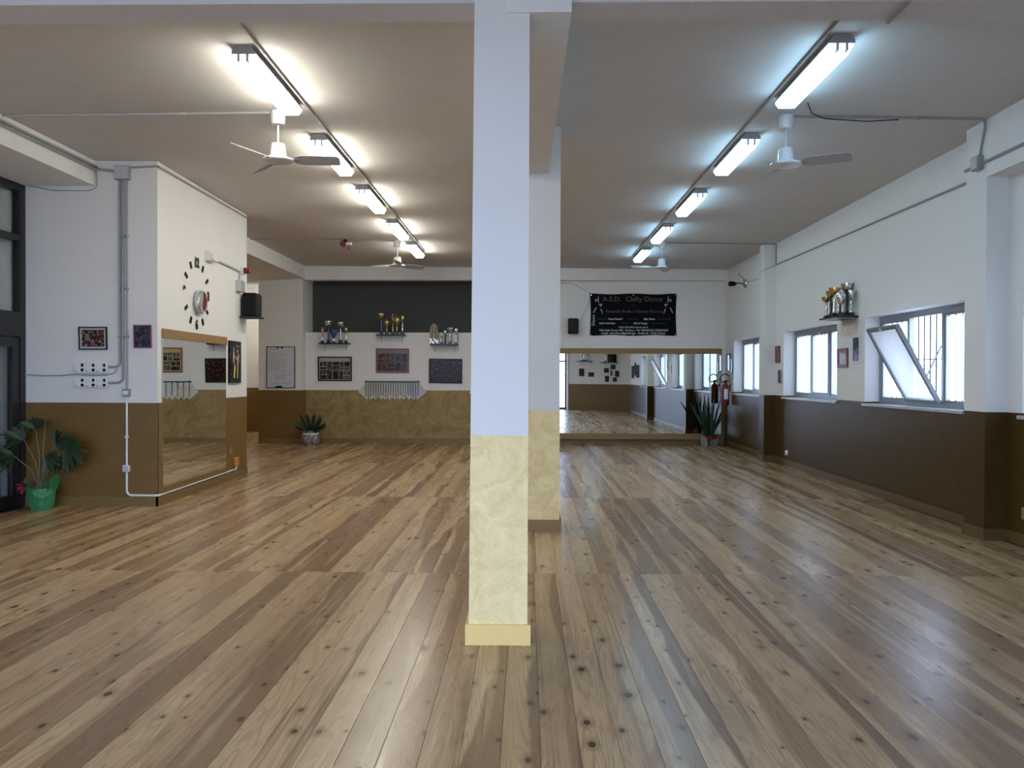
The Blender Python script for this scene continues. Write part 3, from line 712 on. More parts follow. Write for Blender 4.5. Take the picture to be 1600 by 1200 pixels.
SNAPS = [photo_mat('snapshot_print_%d' % i, 'stage', a_, b_, c_, 22+5*i) for i, (a_, b_, c_) in enumerate((((0.02, 0.02, 0.022), (0.10, 0.09, 0.09), (0.35, 0.32, 0.30)), ((0.03, 0.02, 0.02), (0.16, 0.05, 0.05), (0.4, 0.3, 0.28)), ((0.05, 0.045, 0.045), (0.2, 0.18, 0.17), (0.5, 0.47, 0.44)), ((0.01, 0.01, 0.012), (0.05, 0.05, 0.055), (0.2, 0.2, 0.2))))]
rc = random.Random(21)
def collage(t, x0, x1, z0, z1, picks, depth=0):
    """cut the mount into uneven rectangles and lay one snapshot in each"""
    w_, h_ = x1-x0, z1-z0
    if depth > 1 and (w_ < 0.15 or h_ < 0.10 or (depth > 3 and rc.random() < 0.3)):
        g = 0.006; MB().box(x0+g, x1-g, -0.0135, -0.012, z0+g, z1-g).build('snapshot', SNAPS[rc.choice(picks)], t); return
    k = rc.uniform(0.38, 0.62)
    if w_ > h_*1.25: collage(t, x0, x0+w_*k, z0, z1, picks, depth+1); collage(t, x0+w_*k, x1, z0, z1, picks, depth+1)
    else: collage(t, x0, x1, z0, z0+h_*k, picks, depth+1); collage(t, x0, x1, z0+h_*k, z1, picks, depth+1)
def picture(label, loc, rz, w_, h_, frame, pr, fw_=0.018, mount=None, tilt=0.0, group=None, depth=0.02):
    t = thing('framed_picture', label, 'picture', loc, rz, group); lean = 0.05 if rz == 0 else 0.008; t.rotation_euler = (lean, tilt, rz)
    t.location = Vector(loc)+Matrix.Rotation(rz, 3, 'Z')@Vector((0, -lean*0.52*h_-0.002, 0))
    x, z = w_/2, h_/2
    MB().box(-x, x, -depth, 0, -z, -z+fw_).box(-x, x, -depth, 0, z-fw_, z).box(-x, -x+fw_, -depth, 0, -z+fw_, z-fw_).box(x-fw_, x, -depth, 0, -z+fw_, z-fw_).build('frame', frame, t)
    if mount:
        MB().box(-x+fw_, x-fw_, -0.010, 0, -z+fw_, z-fw_).build('mount', mount, t); g = fw_+0.022
        MB().box(-x+g, x-g, -0.012, -0.010, -z+g, z-g).build('print', pr, t)
    else: MB().box(-x+fw_, x-fw_, -0.012, 0, -z+fw_, z-fw_).build('print', pr, t)
    return t
M_MOUNT = plain('pale_mount_card', (0.45, 0.46, 0.47), 0.6)
picture('black framed group photo above the socket strips on left block', (-4.979, YBOX, 1.930), 0, 0.328, 0.263, M_FBLK, P_CROWD, 0.013, M_MOUNT)
picture('magenta framed dark photo right of conduits on left block', (-4.406, YBOX, 1.953), 0, 0.204, 0.263, M_MAG, P_COUPLE, 0.014)
kb = 18.66/1294
def bx(px): return (px-823)*kb
def bz(py): return 1.5-(py-589)*kb
t_ = picture('black framed collage below the left trophy shelf', (bx(522.5), YB, bz(577)), 0, 0.765, 0.55, M_FBLK, plain('grey_mount', (0.36, 0.35, 0.34), 0.5), 0.028)
collage(t_, -0.345, 0.345, -0.24, 0.165, (0, 0, 2, 3, 1))
t_ = picture('red framed collage between trophy shelves and medal rail', (bx(613), YB, bz(564)), 0, 0.75, 0.55, M_REDF, plain('rosy_grey_mount', (0.20, 0.16, 0.155), 0.5), 0.024, None, 0.01)
collage(t_, -0.34, 0.34, -0.24, 0.165, (0, 3, 1, 1))
picture('black framed dark crowd photo beside the nearest pillar', (bx(696), YB, bz(580)), 0, 0.75, 0.55, M_FBLK, P_STAGE, 0.026, None, 0.01)
t_ = picture('red framed collage with yellow mount, seen only in side mirror', (-0.55, YB, 1.86), 0, 0.78, 0.56, M_REDF, plain('yellow_mount', (0.50, 0.36, 0.12), 0.5), 0.024)
collage(t_, -0.35, 0.35, -0.24, 0.17, (0, 2, 3))

# poster beside the side mirror
s_ = side(12.01); t = thing('wall_poster', 'tall black poster of dancers beside the side mirror', 'poster', (s_[0], s_[1], 1.705), RSIDE)
MB().box(-0.24, 0.24, -0.03, 0, -0.305, 0.305).build('canvas', P_POST, t)
M_FIG = plain('printed_dancer_tone', (0.45, 0.33, 0.22), 0.5); M_FIGY = plain('printed_yellow_dress', (0.50, 0.44, 0.06), 0.5); M_FIGW = plain('printed_white_figure', (0.45, 0.43, 0.42), 0.5)
def flat(name, polys, mat, parent, y=-0.031):
    mb = MB()
    for p in polys: mb.add([(x, y, z) for x, z in p], [tuple(range(len(p)))])
    return mb.build(name, mat, parent)
flat('dancer_print', [[(0.05,-0.24),(0.09,-0.24),(0.12,0.02),(0.15,0.10),(0.10,0.13),(0.06,0.05)], [(0.06,0.13),(0.11,0.14),(0.10,0.19),(0.06,0.18)], [(0.06,0.06),(-0.02,0.10),(-0.02,0.08),(0.05,0.02)]], M_FIG, t)
flat('dancer_print', [[(-0.13,-0.05),(-0.10,0.16),(-0.06,0.16),(-0.04,0.02),(-0.07,-0.03),(-0.08,0.06)], [(-0.10,0.17),(-0.06,0.17),(-0.07,0.21),(-0.10,0.21)]], M_FIGW, t)
flat('dress_print', [[(-0.10,-0.22),(-0.04,-0.24),(0.0,-0.10),(-0.03,0.0),(-0.07,-0.06)]], M_FIGY, t)
text('poster_title', 'Dance', 0.055, M_FIGW, t, (0.02, -0.031, 0.235))
t = thing('wall_switch', 'small white switch below the tall black poster', 'switch', side(11.95)+(1.285,), RSIDE)
MB().cbox(-0.03, 0.03, -0.012, 0, -0.04, 0.04, 0.003).build('plate', M_WPL, t); MB().box(-0.014, 0.014, -0.015, -0.012, -0.02, 0.02).build('rocker', M_PAPER, t)
t = thing('wooden_socket', 'orange wood socket block at the end of white conduit', 'socket', side(12.08)+(0.25,), RSIDE)
MB().cbox(-0.07, 0.07, -0.035, 0, -0.06, 0.06, 0.004).build('block', M_ORANGE, t); MB().lathe([(0.022, -0.038), (0.022, -0.035)], (0, 0, 0), 14, 'y').build('socket', M_PINE, t)
t = thing('wooden_socket', 'paler wood plate above the orange socket block', 'socket', side(11.87)+(0.42,), RSIDE)
MB().cbox(-0.05, 0.05, -0.018, 0, -0.05, 0.05, 0.003).build('block', M_PINE, t); MB().box(-0.02, 0.02, -0.021, -0.018, -0.02, 0.02).build('socket', M_ORANGE, t)

# side mirror
ym0, ym1 = 9.55, 11.66; yc = (ym0+ym1)/2; hw = (ym1-ym0)/2
t = thing('wall_mirror', 'tall mirror with pine top strip on side of left block', 'mirror', side(yc)+(0,), RSIDE)
MB().box(-hw, hw, -0.012, -0.004, 0.21, 1.94).build('glass', M_MIRROR, t)
MB().box(-hw, hw, -0.004, 0, 0.21, 1.94).build('backing', M_BLKPL, t)
MB().cbox(-hw-0.01, hw+0.005, -0.028, 0, 1.94, 2.05, 0.003).build('top_strip', M_PINE, t)
MB().cbox(-hw-0.09, -hw-0.006, -0.022, 0, 0.13, DADO, 0.003).build('side_strip', M_BASEB, t)
MB().cbox(-hw, hw, -0.022, 0, 0.115, 0.21, 0.003).build('bottom_board', M_BASEB, t)

# clock
M_CLK = plain('clock_case_silver', (0.55, 0.55, 0.55), 0.3, metal=0.7); M_DIAL = plain('dial_grey_print', (0.40, 0.39, 0.38), 0.25, var=0.3, scale=40)
M_DIALR = plain('dial_red_print', (0.22, 0.02, 0.03), 0.25)
yc_, zc_ = 10.60, 2.555
t = thing('wall_clock', 'wall clock with black hour marks and round red dial', 'clock', side(yc_)+(zc_,), RSIDE)
bd = MB().lathe([(0.135, 0), (0.150, -0.02), (0.150, -0.07), (0.140, -0.082), (0.128, -0.080), (0.128, -0.066), (0.02, -0.065)], (0.03, 0, -0.10), 32, 'y').build('case', M_CLK, t)
MB().lathe([(0.128, -0.074), (0.01, -0.0745)], (0.03, 0, -0.10), 32, 'y').build('dial', M_DIAL, bd)
flat('dial_print', [[(0.03, -0.20), (0.08, -0.21), (0.135, -0.14), (0.15, -0.08), (0.12, -0.01), (0.06, 0.02), (0.03, 0.018), (0.05, -0.08)]], M_DIALR, bd, -0.0765)
for an, ln, wd in ((1.0, 0.06, 0.010), (-2.0, 0.09, 0.008)):
    c_, s__ = math.cos(an), math.sin(an); px_, pz_ = 0.03, -0.10
    flat('hand', [[(px_-s__*wd, pz_+c_*wd), (px_+s__*wd, pz_-c_*wd), (px_+s__*wd*0.5+c_*ln, pz_-c_*wd*0.5+s__*ln), (px_-s__*wd*0.5+c_*ln, pz_+c_*wd*0.5+s__*ln)]], M_BLKPL, bd, -0.0775)
for k in range(12):
    an = PI/2-2*PI*k/12; r = 0.40; x, z = r*math.cos(an), r*math.sin(an)
    if k % 3 == 0: text('numeral', {0: '12', 3: '3', 6: '6', 9: '9'}[k], 0.16, M_BLKPL, t, (x, -0.006, z), ax='CENTER', bold=0.012)
    else:
        o = MB().cbox(-0.046, 0.046, -0.014, 0, -0.023, 0.023, 0.005).build('hour_mark', M_BLKPL, t, (x, 0, z)); o.rotation_euler = (0, -an, 0)

# emergency lamp, siren, box, speaker on the side of the block
t = thing('emergency_lamp', 'white wedge emergency lamp above the clock', 'lamp', side(11.02)+(3.10,), RSIDE)
MB().add([(-0.13, 0, -0.07), (0.13, 0, -0.07), (0.13, 0, 0.07), (-0.13, 0, 0.07), (-0.12, -0.10, -0.06), (0.12, -0.10, -0.06), (0.12, -0.05, 0.065), (-0.12, -0.05, 0.065)],
         [(0,1,2,3), (4,5,6,7), (0,1,5,4), (1,2,6,5), (2,3,7,6), (3,0,4,7)]).build('housing', M_WPL, t)
MB().add([(-0.10, -0.103, -0.045), (0.10, -0.103, -0.045), (0.10, -0.06, 0.05), (-0.10, -0.06, 0.05)], [(0,1,2,3)]).build('lens', M_PAPER, t)
q0, q1, q2 = side(11.17, 0.02), side(12.22, 0.02), side(12.22, 0.02)
conduit('wall_conduit', 'grey conduit from emergency lamp down to grey box', bend([q0+(3.085,), q1+(3.06,), q2+(2.90,)], 0.05), 0.015, M_LGREY)
t = thing('alarm_siren', 'red alarm siren beside the conduit elbow', 'alarm', side(12.36)+(3.08,), RSIDE)
MB().cbox(-0.05, 0.03, -0.04, 0, -0.055, 0.055, 0.004).build('base', M_WPL, t)
MB().lathe([(0.048, -0.04), (0.048, -0.085), (0.034, -0.09), (0.034, -0.125), (0.02, -0.13)], (0, 0, 0), 16, 'y').build('dome', M_RED, t)
t = thing('wall_box', 'light grey electrical box above the black speaker', 'box', side(12.2)+(2.83,), RSIDE)
MB().cbox(-0.10, 0.10, -0.07, 0, -0.085, 0.085, 0.006).build('housing', M_LGREY, t); MB().cbox(-0.09, 0.09, -0.075, -0.07, -0.075, 0.075, 0.002).build('lid', M_GREY, t)
t = thing('loudspeaker', 'black ribbed loudspeaker on far corner of left block', 'speaker', side(12.42)+(2.56,), RSIDE)
MB().cbox(-0.14, 0.14, -0.24, -0.03, -0.16, 0.17, 0.012).build('cabinet', M_BLKPL, t)
for k in range(5): MB().cbox(-0.13+k*0.054, -0.094+k*0.054, -0.23, -0.04, 0.165, 0.185, 0.006).build('rib', M_BLKPL, t)
MB().box(-0.12, 0.12, -0.246, -0.24, -0.13, 0.14).build('grille', M_FBLK, t)
MB().cbox(-0.16, 0.16, -0.27, 0, -0.19, -0.165, 0.003).build('bracket_shelf', M_BLACK, t); MB().box(-0.10, 0.10, -0.03, 0, -0.16, 0.10).build('wall_plate', M_BLACK, t)
conduit('speaker_wire', 'thin wire from grey box to black speaker', [side(12.36, 0.01)+(2.95,), side(12.44, 0.012)+(2.86,), side(12.45, 0.03)+(2.72,)], 0.004, M_GREY, 'cable')

# ================================================================== TROPHIES AND SHELVES
def trophy(label, loc, H, style, metal, stem=None, group=None):
    t = thing('trophy', label, 'trophy', loc, 0, group); stem = stem or metal; r = 0.026+0.045*H
    hb = 0.12*H
    MB().cbox(-r*0.8, r*0.8, -r*0.8, r*0.8, 0, hb, 0.004).build('base', M_STONE, t)
    if style == 'cup':
        MB().lathe([(r*0.7, hb), (r*0.55, hb+0.02*H), (0.012, hb+0.08*H), (0.016, hb+0.2*H), (0.010, hb+0.3*H), (0.02, hb+0.34*H)], seg=14).build('stem', stem, t)
        MB().lathe([(0.015, hb+0.34*H), (r*0.8, hb+0.42*H), (r*1.15, hb+0.55*H), (r*1.25, hb+0.72*H), (r*1.18, hb+0.73*H), (r*0.5, hb+0.5*H)], seg=18).build('cup', metal, t)
        for s in (-1, 1):
            MB().tube([(s*r*1.1, 0, hb+0.5*H), (s*r*1.5, 0, hb+0.55*H), (s*r*1.55, 0, hb+0.66*H), (s*r*1.22, 0, hb+0.70*H)], 0.006, 6).build('handle', metal, t)
        MB().lathe([(r*1.0, hb+0.72*H), (r*0.6, hb+0.78*H), (0.012, hb+0.81*H), (0.02, hb+0.85*H), (0.004, hb+0.88*H)], seg=14).build('lid', metal, t)
    elif style == 'bowl':
        MB().lathe([(r*0.75, hb), (r*0.5, hb+0.03*H), (0.018, hb+0.1*H), (0.022, hb+0.35*H), (0.014, hb+0.55*H), (0.022, hb+0.6*H)], seg=14).build('stem', stem, t)
        MB().lathe([(0.018, hb+0.62*H), (r*0.8, hb+0.64*H), (r*1.35, hb+0.70*H), (r*1.62, hb+0.79*H), (r*1.68, hb+0.87*H), (r*1.6, hb+0.87*H), (r*0.9, hb+0.72*H)], seg=20).build('bowl', metal, t)
    elif style == 'plate':
        MB().lathe([(r*0.7, hb), (0.025, hb+0.12*H), (0.02, hb+0.25*H)], seg=14).build('stem', metal, t)
        MB().lathe([(0.02, hb+0.22*H), (r*1.3, hb+0.38*H), (r*2.1, hb+0.62*H), (r*2.3, hb+0.86*H), (r*2.2, hb+0.86*H), (r*1.2, hb+0.45*H)], seg=22).build('bowl', stem, t)
    elif style == 'figure':
        MB().lathe([(r*0.6, hb), (r*0.35, hb+0.05*H), (r*0.3, hb+0.38*H), (r*0.6, hb+0.42*H), (r*0.2, hb+0.46*H)], seg=12).build('column', stem, t)
        b = hb+0.45*H
        fg = MB().tube([(0, 0, b), (0.006, 0, b+0.12*H), (0, 0, b+0.24*H), (0, 0, b+0.30*H)], [0.012, 0.016, 0.020, 0.008], 8)
        fg.lathe([(0.003, b+0.30*H), (0.014, b+0.33*H), (0.014, b+0.37*H), (0.003, b+0.41*H)], seg=10)
        fg.tube([(0, 0, b+0.25*H), (r*0.9, 0, b+0.33*H), (r*1.2, 0, b+0.43*H)], [0.009, 0.007, 0.005], 6).tube([(0, 0, b+0.25*H), (-r*0.9, 0, b+0.20*H), (-r*1.2, 0, b+0.28*H)], [0.009, 0.007, 0.005], 6)
        fg.build('figure', metal, t)
    else:
        MB().lathe([(r*0.6, hb), (r*0.4, hb+0.04*H), (r*0.34, hb+0.45*H), (r*0.62, hb+0.48*H), (r*0.3, hb+0.52*H)], seg=12).build('column', stem, t)
        MB().lathe([(0.012, hb+0.5*H), (r*0.9, hb+0.62*H), (r*1.0, hb+0.78*H), (r*0.92, hb+0.80*H), (r*0.4, hb+0.66*H)], seg=16).build('cup', metal, t)
    return t
def shelf(label, loc, rz, w_, d_, group=None):
    t = thing('wall_shelf', label, 'shelf', loc, rz, group)
    MB().cbox(-w_/2, w_/2, -d_, 0, -0.025, 0, 0.003).build('board', M_BLACK, t)
    for s in (-0.36, 0.36): MB().box(s*w_-0.012, s*w_+0.012, -d_*0.75, 0, -0.032, -0.025).box(s*w_-0.012, s*w_+0.012, -0.008, 0, -0.17, -0.025).build('bracket', M_LGREY, t)
    return t
ys_ = YB-0.125
shelf('black trophy shelf at the left of the back wall', (bx(523.5), YB, bz(537)), 0, 0.68, 0.24)
za = bz(537)
trophy('small silver figure trophy at left end of left back shelf', (bx(504.5), ys_, za), 0.36, 'figure', M_SILV)
trophy('tall silver bowl trophy with blue stem on left back shelf', (bx(513.5), ys_+0.04, za), 0.50, 'bowl', M_SILV, M_BLUEM)
trophy('wide blue bowl trophy in middle of left back shelf', (bx(523), ys_-0.04, za), 0.30, 'plate', M_SILV, M_BLUEM)
trophy('tall silver cup trophy right of the blue bowl', (bx(532.5), ys_+0.03, za), 0.47, 'bowl', M_SILV)
trophy('gold topped cup trophy at right end of left back shelf', (bx(542), ys_-0.03, za), 0.37, 'column', M_GOLD, M_SILV)
zb_ = bz(523.5)
shelf('black trophy shelf in the middle of the back wall', (bx(611.5), YB, zb_), 0, 0.65, 0.24)
trophy('tall gold bowl trophy with blue stem on middle shelf', (bx(596.5), ys_, zb_), 0.47, 'bowl', M_GOLD, M_BLUEM)
trophy('short gold cup trophy second on middle shelf', (bx(605.5), ys_-0.03, zb_), 0.36, 'cup', M_GOLD)
trophy('gold figure trophy with raised arm on middle shelf', (bx(614), ys_+0.04, zb_), 0.48, 'figure', M_GOLD)
trophy('gold cup trophy with handles, fourth on middle shelf', (bx(621.5), ys_-0.04, zb_), 0.44, 'cup', M_GOLD)
trophy('slim gold column trophy at right end of middle shelf', (bx(629.5), ys_, zb_), 0.45, 'column', M_GOLD, M_SILV)
zc2 = bz(538.5)
shelf('black trophy shelf beside the nearest pillar on back wall', (bx(694.5), YB, zc2), 0, 0.61, 0.24)
for i, (px, H, st, me, lb) in enumerate(((690, 0.28, 'figure', M_SILV, 'smallest silver trophy beside the hanging medals'), (696, 0.33, 'column', M_SILV, 'silver column trophy, second right of hanging medals'),
                                         (703.5, 0.37, 'bowl', M_SILV, 'silver bowl trophy, third right of hanging medals'), (713, 0.38, 'column', M_SILV, 'silver trophy at right end of right shelf'))):
    trophy(lb, (bx(px), ys_, zc2), H, st, me, M_STONE if i == 1 else None)
# bunch of medals with long ribbons hung on a stand at the left end of that shelf
M_TAN = plain('gold_ribbon', (0.45, 0.36, 0.22), 0.5); t = thing('medal_bunch', 'bunch of medals on gold ribbons at left of right shelf', 'medals', (bx(678.5), ys_, zc2))
MB().lathe([(0.06, 0), (0.06, 0.012), (0.008, 0.015), (0.008, 0.45), (0.02, 0.46)], seg=12).build('stand', M_SILV, t)
for k in range(14):
    an = 2*PI*k/14; c_, s__ = math.cos(an), math.sin(an); ln = 0.36+0.04*math.sin(k*2.1)
    rb = MB().tube([(0.01*c_, 0.01*s__, 0.45), (0.06*c_, 0.045*s__, 0.42), (0.085*c_, 0.055*s__, 0.30), (0.085*c_, 0.06*s__, 0.45-ln)], 0.008, 5).build('ribbon', M_TAN, t)
    MB().lathe([(0.014, -0.002), (0.014, 0.002)], (0.085*c_, 0.06*s__, 0.44-ln), 12, 'y').build('medal', M_SILV, rb)

# medal rails with certificates fanned behind the ribbons
M_RIB = [plain('navy_ribbon', (0.02, 0.025, 0.07), 0.5), plain('black_ribbon', (0.015, 0.015, 0.018), 0.5), plain('brown_ribbon', (0.10, 0.05, 0.03), 0.5)]
M_CARD = [plain('cream_card', (0.62, 0.60, 0.53), 0.6), plain('lilac_card', (0.50, 0.52, 0.62), 0.6), plain('white_card', (0.66, 0.66, 0.67), 0.6)]
M_OLDG = plain('dull_gold', (0.30, 0.23, 0.10), 0.45, metal=0.6)
ORD = 'first second third fourth fifth sixth seventh eighth ninth tenth eleventh twelfth thirteenth fourteenth fifteenth sixteenth seventeenth eighteenth nineteenth twentieth twenty-first twenty-second'.split()
def medal_rail(x0, x1, z, where, n_med, n_card):
    t = thing('medal_rail', 'dark rail with hooks %s' % where, 'rail', ((x0+x1)/2, YB, z))
    hw_ = (x1-x0)/2
    MB().cbox(-hw_, hw_, -0.03, -0.012, -0.012, 0.012, 0.003).build('bar', M_BLACK, t); MB().box(-hw_+0.05, -hw_+0.07, -0.012, 0, -0.01, 0.03).box(hw_-0.07, hw_-0.05, -0.012, 0, -0.01, 0.03).build('wall_bracket', M_BLACK, t)
    hook = MB().tube([(0, -0.03, 0.008), (0, -0.045, 0.0), (0, -0.05, 0.02)], 0.003, 5).mesh('hook'); hook.materials.append(M_BLACK)
    for k in range(n_med):
        o = bpy.data.objects.new('hook', hook); COL.objects.link(o); o.parent = t; o.location = (-hw_+0.04+(2*hw_-0.08)*k/(n_med-1), 0, 0)
    for k in range(n_card):
        c = thing('certificate_card', '%s pale card from the left, behind medals %s' % (ORD[k], where), 'card', (x0+0.04+(x1-x0-0.08)*k/(n_card-1), YB-0.006-0.0012*(k % 4), z-0.215), 0, 'cards %s' % where)
        an = math.radians(45+(k % 3-1)*4); s2 = 0.135
        MB().box(-s2, s2, -0.001, 0, -s2, s2).build('sheet', M_CARD[0 if k < n_card*0.3 else (1 if k > n_card*0.75 else 2)], c).rotation_euler = (0, an, 0)
        MB().box(-s2*0.6, s2*0.6, -0.0014, -0.001, -s2*0.1, s2*0.1).build('printed_band', M_CARD[1], c).rotation_euler = (0, an, 0)
    for k in range(n_med):
        x = x0+0.04+(x1-x0-0.08)*k/(n_med-1); ln = 0.30+0.03*math.sin(k*1.7)
        c = thing('medal', '%s ribbon medal from the left %s' % (ORD[k], where), 'medal', (x, YB-0.052, z), 0, 'medals %s' % where)
        mr = M_RIB[(k*7 % 5) % 3]
        MB().add([(-0.009, 0, 0.012), (0.009, 0, 0.012), (0.007, 0.004, -ln), (-0.007, 0.004, -ln), (-0.009, 0.002, 0.012), (0.009, 0.002, 0.012), (0.007, 0.006, -ln), (-0.007, 0.006, -ln)],
                 [(0,1,2,3), (4,5,6,7), (0,1,5,4), (1,2,6,5), (2,3,7,6), (3,0,4,7)]).build('ribbon', mr, c)
        MB().lathe([(0.018, 0.0), (0.018, 0.004)], (0, 0, -ln-0.014), 14, 'y').build('disc', M_OLDG, c)
medal_rail(bx(569), bx(656), bz(597), 'below the red framed collage', 22, 12)
medal_rail(-1.15, -0.02, 1.37, 'seen only in the side mirror', 9, 9)

# whiteboard on the stub wall
t = thing('whiteboard', 'black framed whiteboard with handwritten class list', 'whiteboard', ((437-823)*18.4/1294, 18.4, 1.5-(575-589)*18.4/1294))
MB().box(-0.31, 0.31, -0.012, 0, -0.455, 0.455).build('board', plain('whiteboard_enamel', (0.60, 0.63, 0.68), 0.25), t)
MB().box(-0.32, 0.32, -0.02, 0, -0.465, -0.45).box(-0.32, 0.32, -0.02, 0, 0.45, 0.465).box(-0.32, -0.305, -0.02, 0, -0.45, 0.45).box(0.305, 0.32, -0.02, 0, -0.45, 0.45).build('frame', M_FBLK, t)
for xx in (-0.07, 0.03): MB().cbox(xx-0.022, xx+0.022, -0.03, -0.012, 0.425, 0.46, 0.003).build('clip', M_BLACK, t)
MB().cbox(-0.11, 0.03, -0.045, -0.012, -0.45, -0.415, 0.004).build('eraser', M_FBLK, t)
M_INK = plain('blue_marker_ink', (0.06, 0.08, 0.20), 0.5); rnd = random.Random(3)
def scribble(name, lines):
    mb = MB()
    for (x0, x1, z, a) in lines:
        x = x0
        while x < x1:
            w_ = rnd.uniform(0.02, 0.06); e = min(x+w_, x1); pts = []; n = 6
            for i in range(n): pts.append((x+(e-x)*i/(n-1), -0.0125, z+rnd.uniform(-a, a)))
            mb.tube(pts, 0.0022, 4, False); x = e+rnd.uniform(0.008, 0.02)
    return mb.build(name, M_INK, t)
scribble('handwriting', [(-0.28, 0.0, 0.395, 0.02)])
scribble('handwriting', [(-0.28, 0.03, 0.33, 0.008), (-0.28, 0.10, 0.285, 0.008), (-0.28, -0.03, 0.235, 0.008)] + [(-0.28, rnd.uniform(-0.05, 0.16), 0.19-0.031*i, 0.008) for i in range(10)])
scribble('handwriting', [(-0.14, 0.12, -0.16-0.035*i, 0.014) for i in range(4)] + [(0.18, 0.20, -0.12, 0.02), (0.18, 0.20, -0.15, 0.02), (-0.24, 0.20, -0.36, 0.012)])

# ================================================================== RIGHT PART OF THE BACK WALL
X0, X1, Z0, Z1 = bx(921), bx(1056), bz(524.5), bz(458.5); bw, bh = X1-X0, Z1-Z0
M_BAN = plain('black_banner_vinyl', (0.004, 0.004, 0.005), 0.75, spec=0.12)
t = thing('banner', 'black dance school banner with white lettering on back wall', 'banner', ((X0+X1)/2, YB, Z0))
mb = MB(); nx, nz = 28, 12; vs = []
for i in range(nx+1):
    for j in range(nz+1):
        u, v = i/nx, j/nz
        sag = 0.018*math.sin(u*PI*2)**2*(1 if v > 0.5 else -1)*abs(2*v-1); pin = 0.02*math.sin(v*PI)*(1 if u < 0.5 else -1)*abs(2*u-1)
        vs.append(((u-0.5)*bw+pin, -0.010-0.004*math.sin(u*14+v*3), v*bh-sag))
nf = len(vs)
fs = [(i*(nz+1)+j, (i+1)*(nz+1)+j, (i+1)*(nz+1)+j+1, i*(nz+1)+j+1) for i in range(nx) for j in range(nz)]
mb.add(vs, fs, True); mb.build('sheet', M_BAN, t)
me_ = MB().lathe([(0.014, -0.024), (0.014, -0.012)], (0, 0, 0), 12, 'y').mesh('eyelet'); me_.materials.append(M_SILV)
for u in (-0.485, 0, 0.485):
    for v in (0.03, 0.97):
        o = bpy.data.objects.new('eyelet', me_); COL.objects.link(o); o.parent = t; o.location = (u*bw, 0, v*bh-0.01)
M_T1 = plain('dim_red_lettering', (0.085, 0.048, 0.042), 0.5); M_T2 = plain('dim_grey_lettering', (0.05, 0.045, 0.045), 0.5); M_T3 = plain('white_lettering', (0.62, 0.64, 0.66), 0.5)
yt = -0.0165
def bt(body, size, px, py, mat, ax='LEFT', sx=1.0, bold=0.0):
    """px, py measured on the banner, 0..1200 across and 0..590 down"""
    return text('lettering', body, size, mat, t, ((px/1200-0.5)*bw, yt, (1-py/590)*bh), ax=ax, sx=sx, bold=bold)
bt('A.S.D.', 0.155, 175, 80, M_T1, sx=1.05, bold=0.002); bt('ClaRy Dance', 0.155, 490, 80, M_T1, sx=1.02, bold=0.003)
bt('di', 0.07, 590, 165, M_T2)
bt('Riccardo Avola e Claudia Aimone', 0.095, 610, 250, M_T2, 'CENTER', 0.98, 0.002)
bt('Danza Sportiva', 0.05, 100, 355, M_T2); bt('Danze Standard', 0.055, 255, 355, M_T3, sx=0.9, bold=0.001); bt('Salsa Cubana', 0.05, 520, 355, M_T2); bt('Baby Dance', 0.058, 745, 355, M_T3, sx=0.9, bold=0.001); bt('Hip Hop Kizomba', 0.05, 940, 355, M_T2, sx=0.8)
bt('Latino Americane', 0.055, 130, 415, M_T3, sx=0.9, bold=0.001); bt('Caraibico', 0.05, 430, 415, M_T2); bt('Balli da Gruppo', 0.055, 605, 415, M_T3, sx=0.9, bold=0.001); bt('Bachata e Latin', 0.05, 860, 415, M_T2)
bt('www.clarydancesiracusa.it', 0.068, 600, 468, M_T3, 'CENTER', 0.92)
bt('Viale Scala Greca, 040 - Siracusa - Tel. 3281832633 3202032654', 0.066, 605, 512, M_T3, 'CENTER', 0.90, 0.0008)
bt('e.mail : clarydance@gmail.com . facebook : ClaRy Dance', 0.066, 600, 553, M_T3, 'CENTER', 0.95, 0.0008)
o = text('lettering', 'Dance', 0.095, M_T3, t, ((50/1200-0.5)*bw, yt, (1-450/590)*bh), (0, 0, 0)); o.rotation_euler = (Matrix.Rotation(-PI/2, 3, 'Y') @ Matrix.Rotation(PI/2, 3, 'X')).to_euler()
def dancers(cx, flip):
    P = []
    k = -1 if flip else 1
    for a_, b_, w_ in (((-60, 270), (-20, 195), 9), ((40, 215), (60, 260), 9), ((-35, 75), (-30, 115), 8), ((-30, 110), (5, 75), 7), ((8, 40), (0, 70), 7), ((5, 70), (10, 130), 8), ((10, 155), (60, 150), 9), ((55, 150), (30, 185), 8), ((60, 260), (65, 285), 5)):
        dx, dz = b_[0]-a_[0], b_[1]-a_[1]; l = math.hypot(dx, dz); ox_, oz_ = -dz/l*w_/2, dx/l*w_/2
        P.append([((cx+k*(p[0]+s*ox_))/1200*bw-0.5*bw, (1-(p[1]+s*oz_)/590)*bh) for p, s in ((a_, 1), (a_, -1), (b_, -1), (b_, 1))])
    tag(flat('dancer_print', P, M_T3, t, yt), kind='stuff')
dancers(110, False); dancers(1085, True)

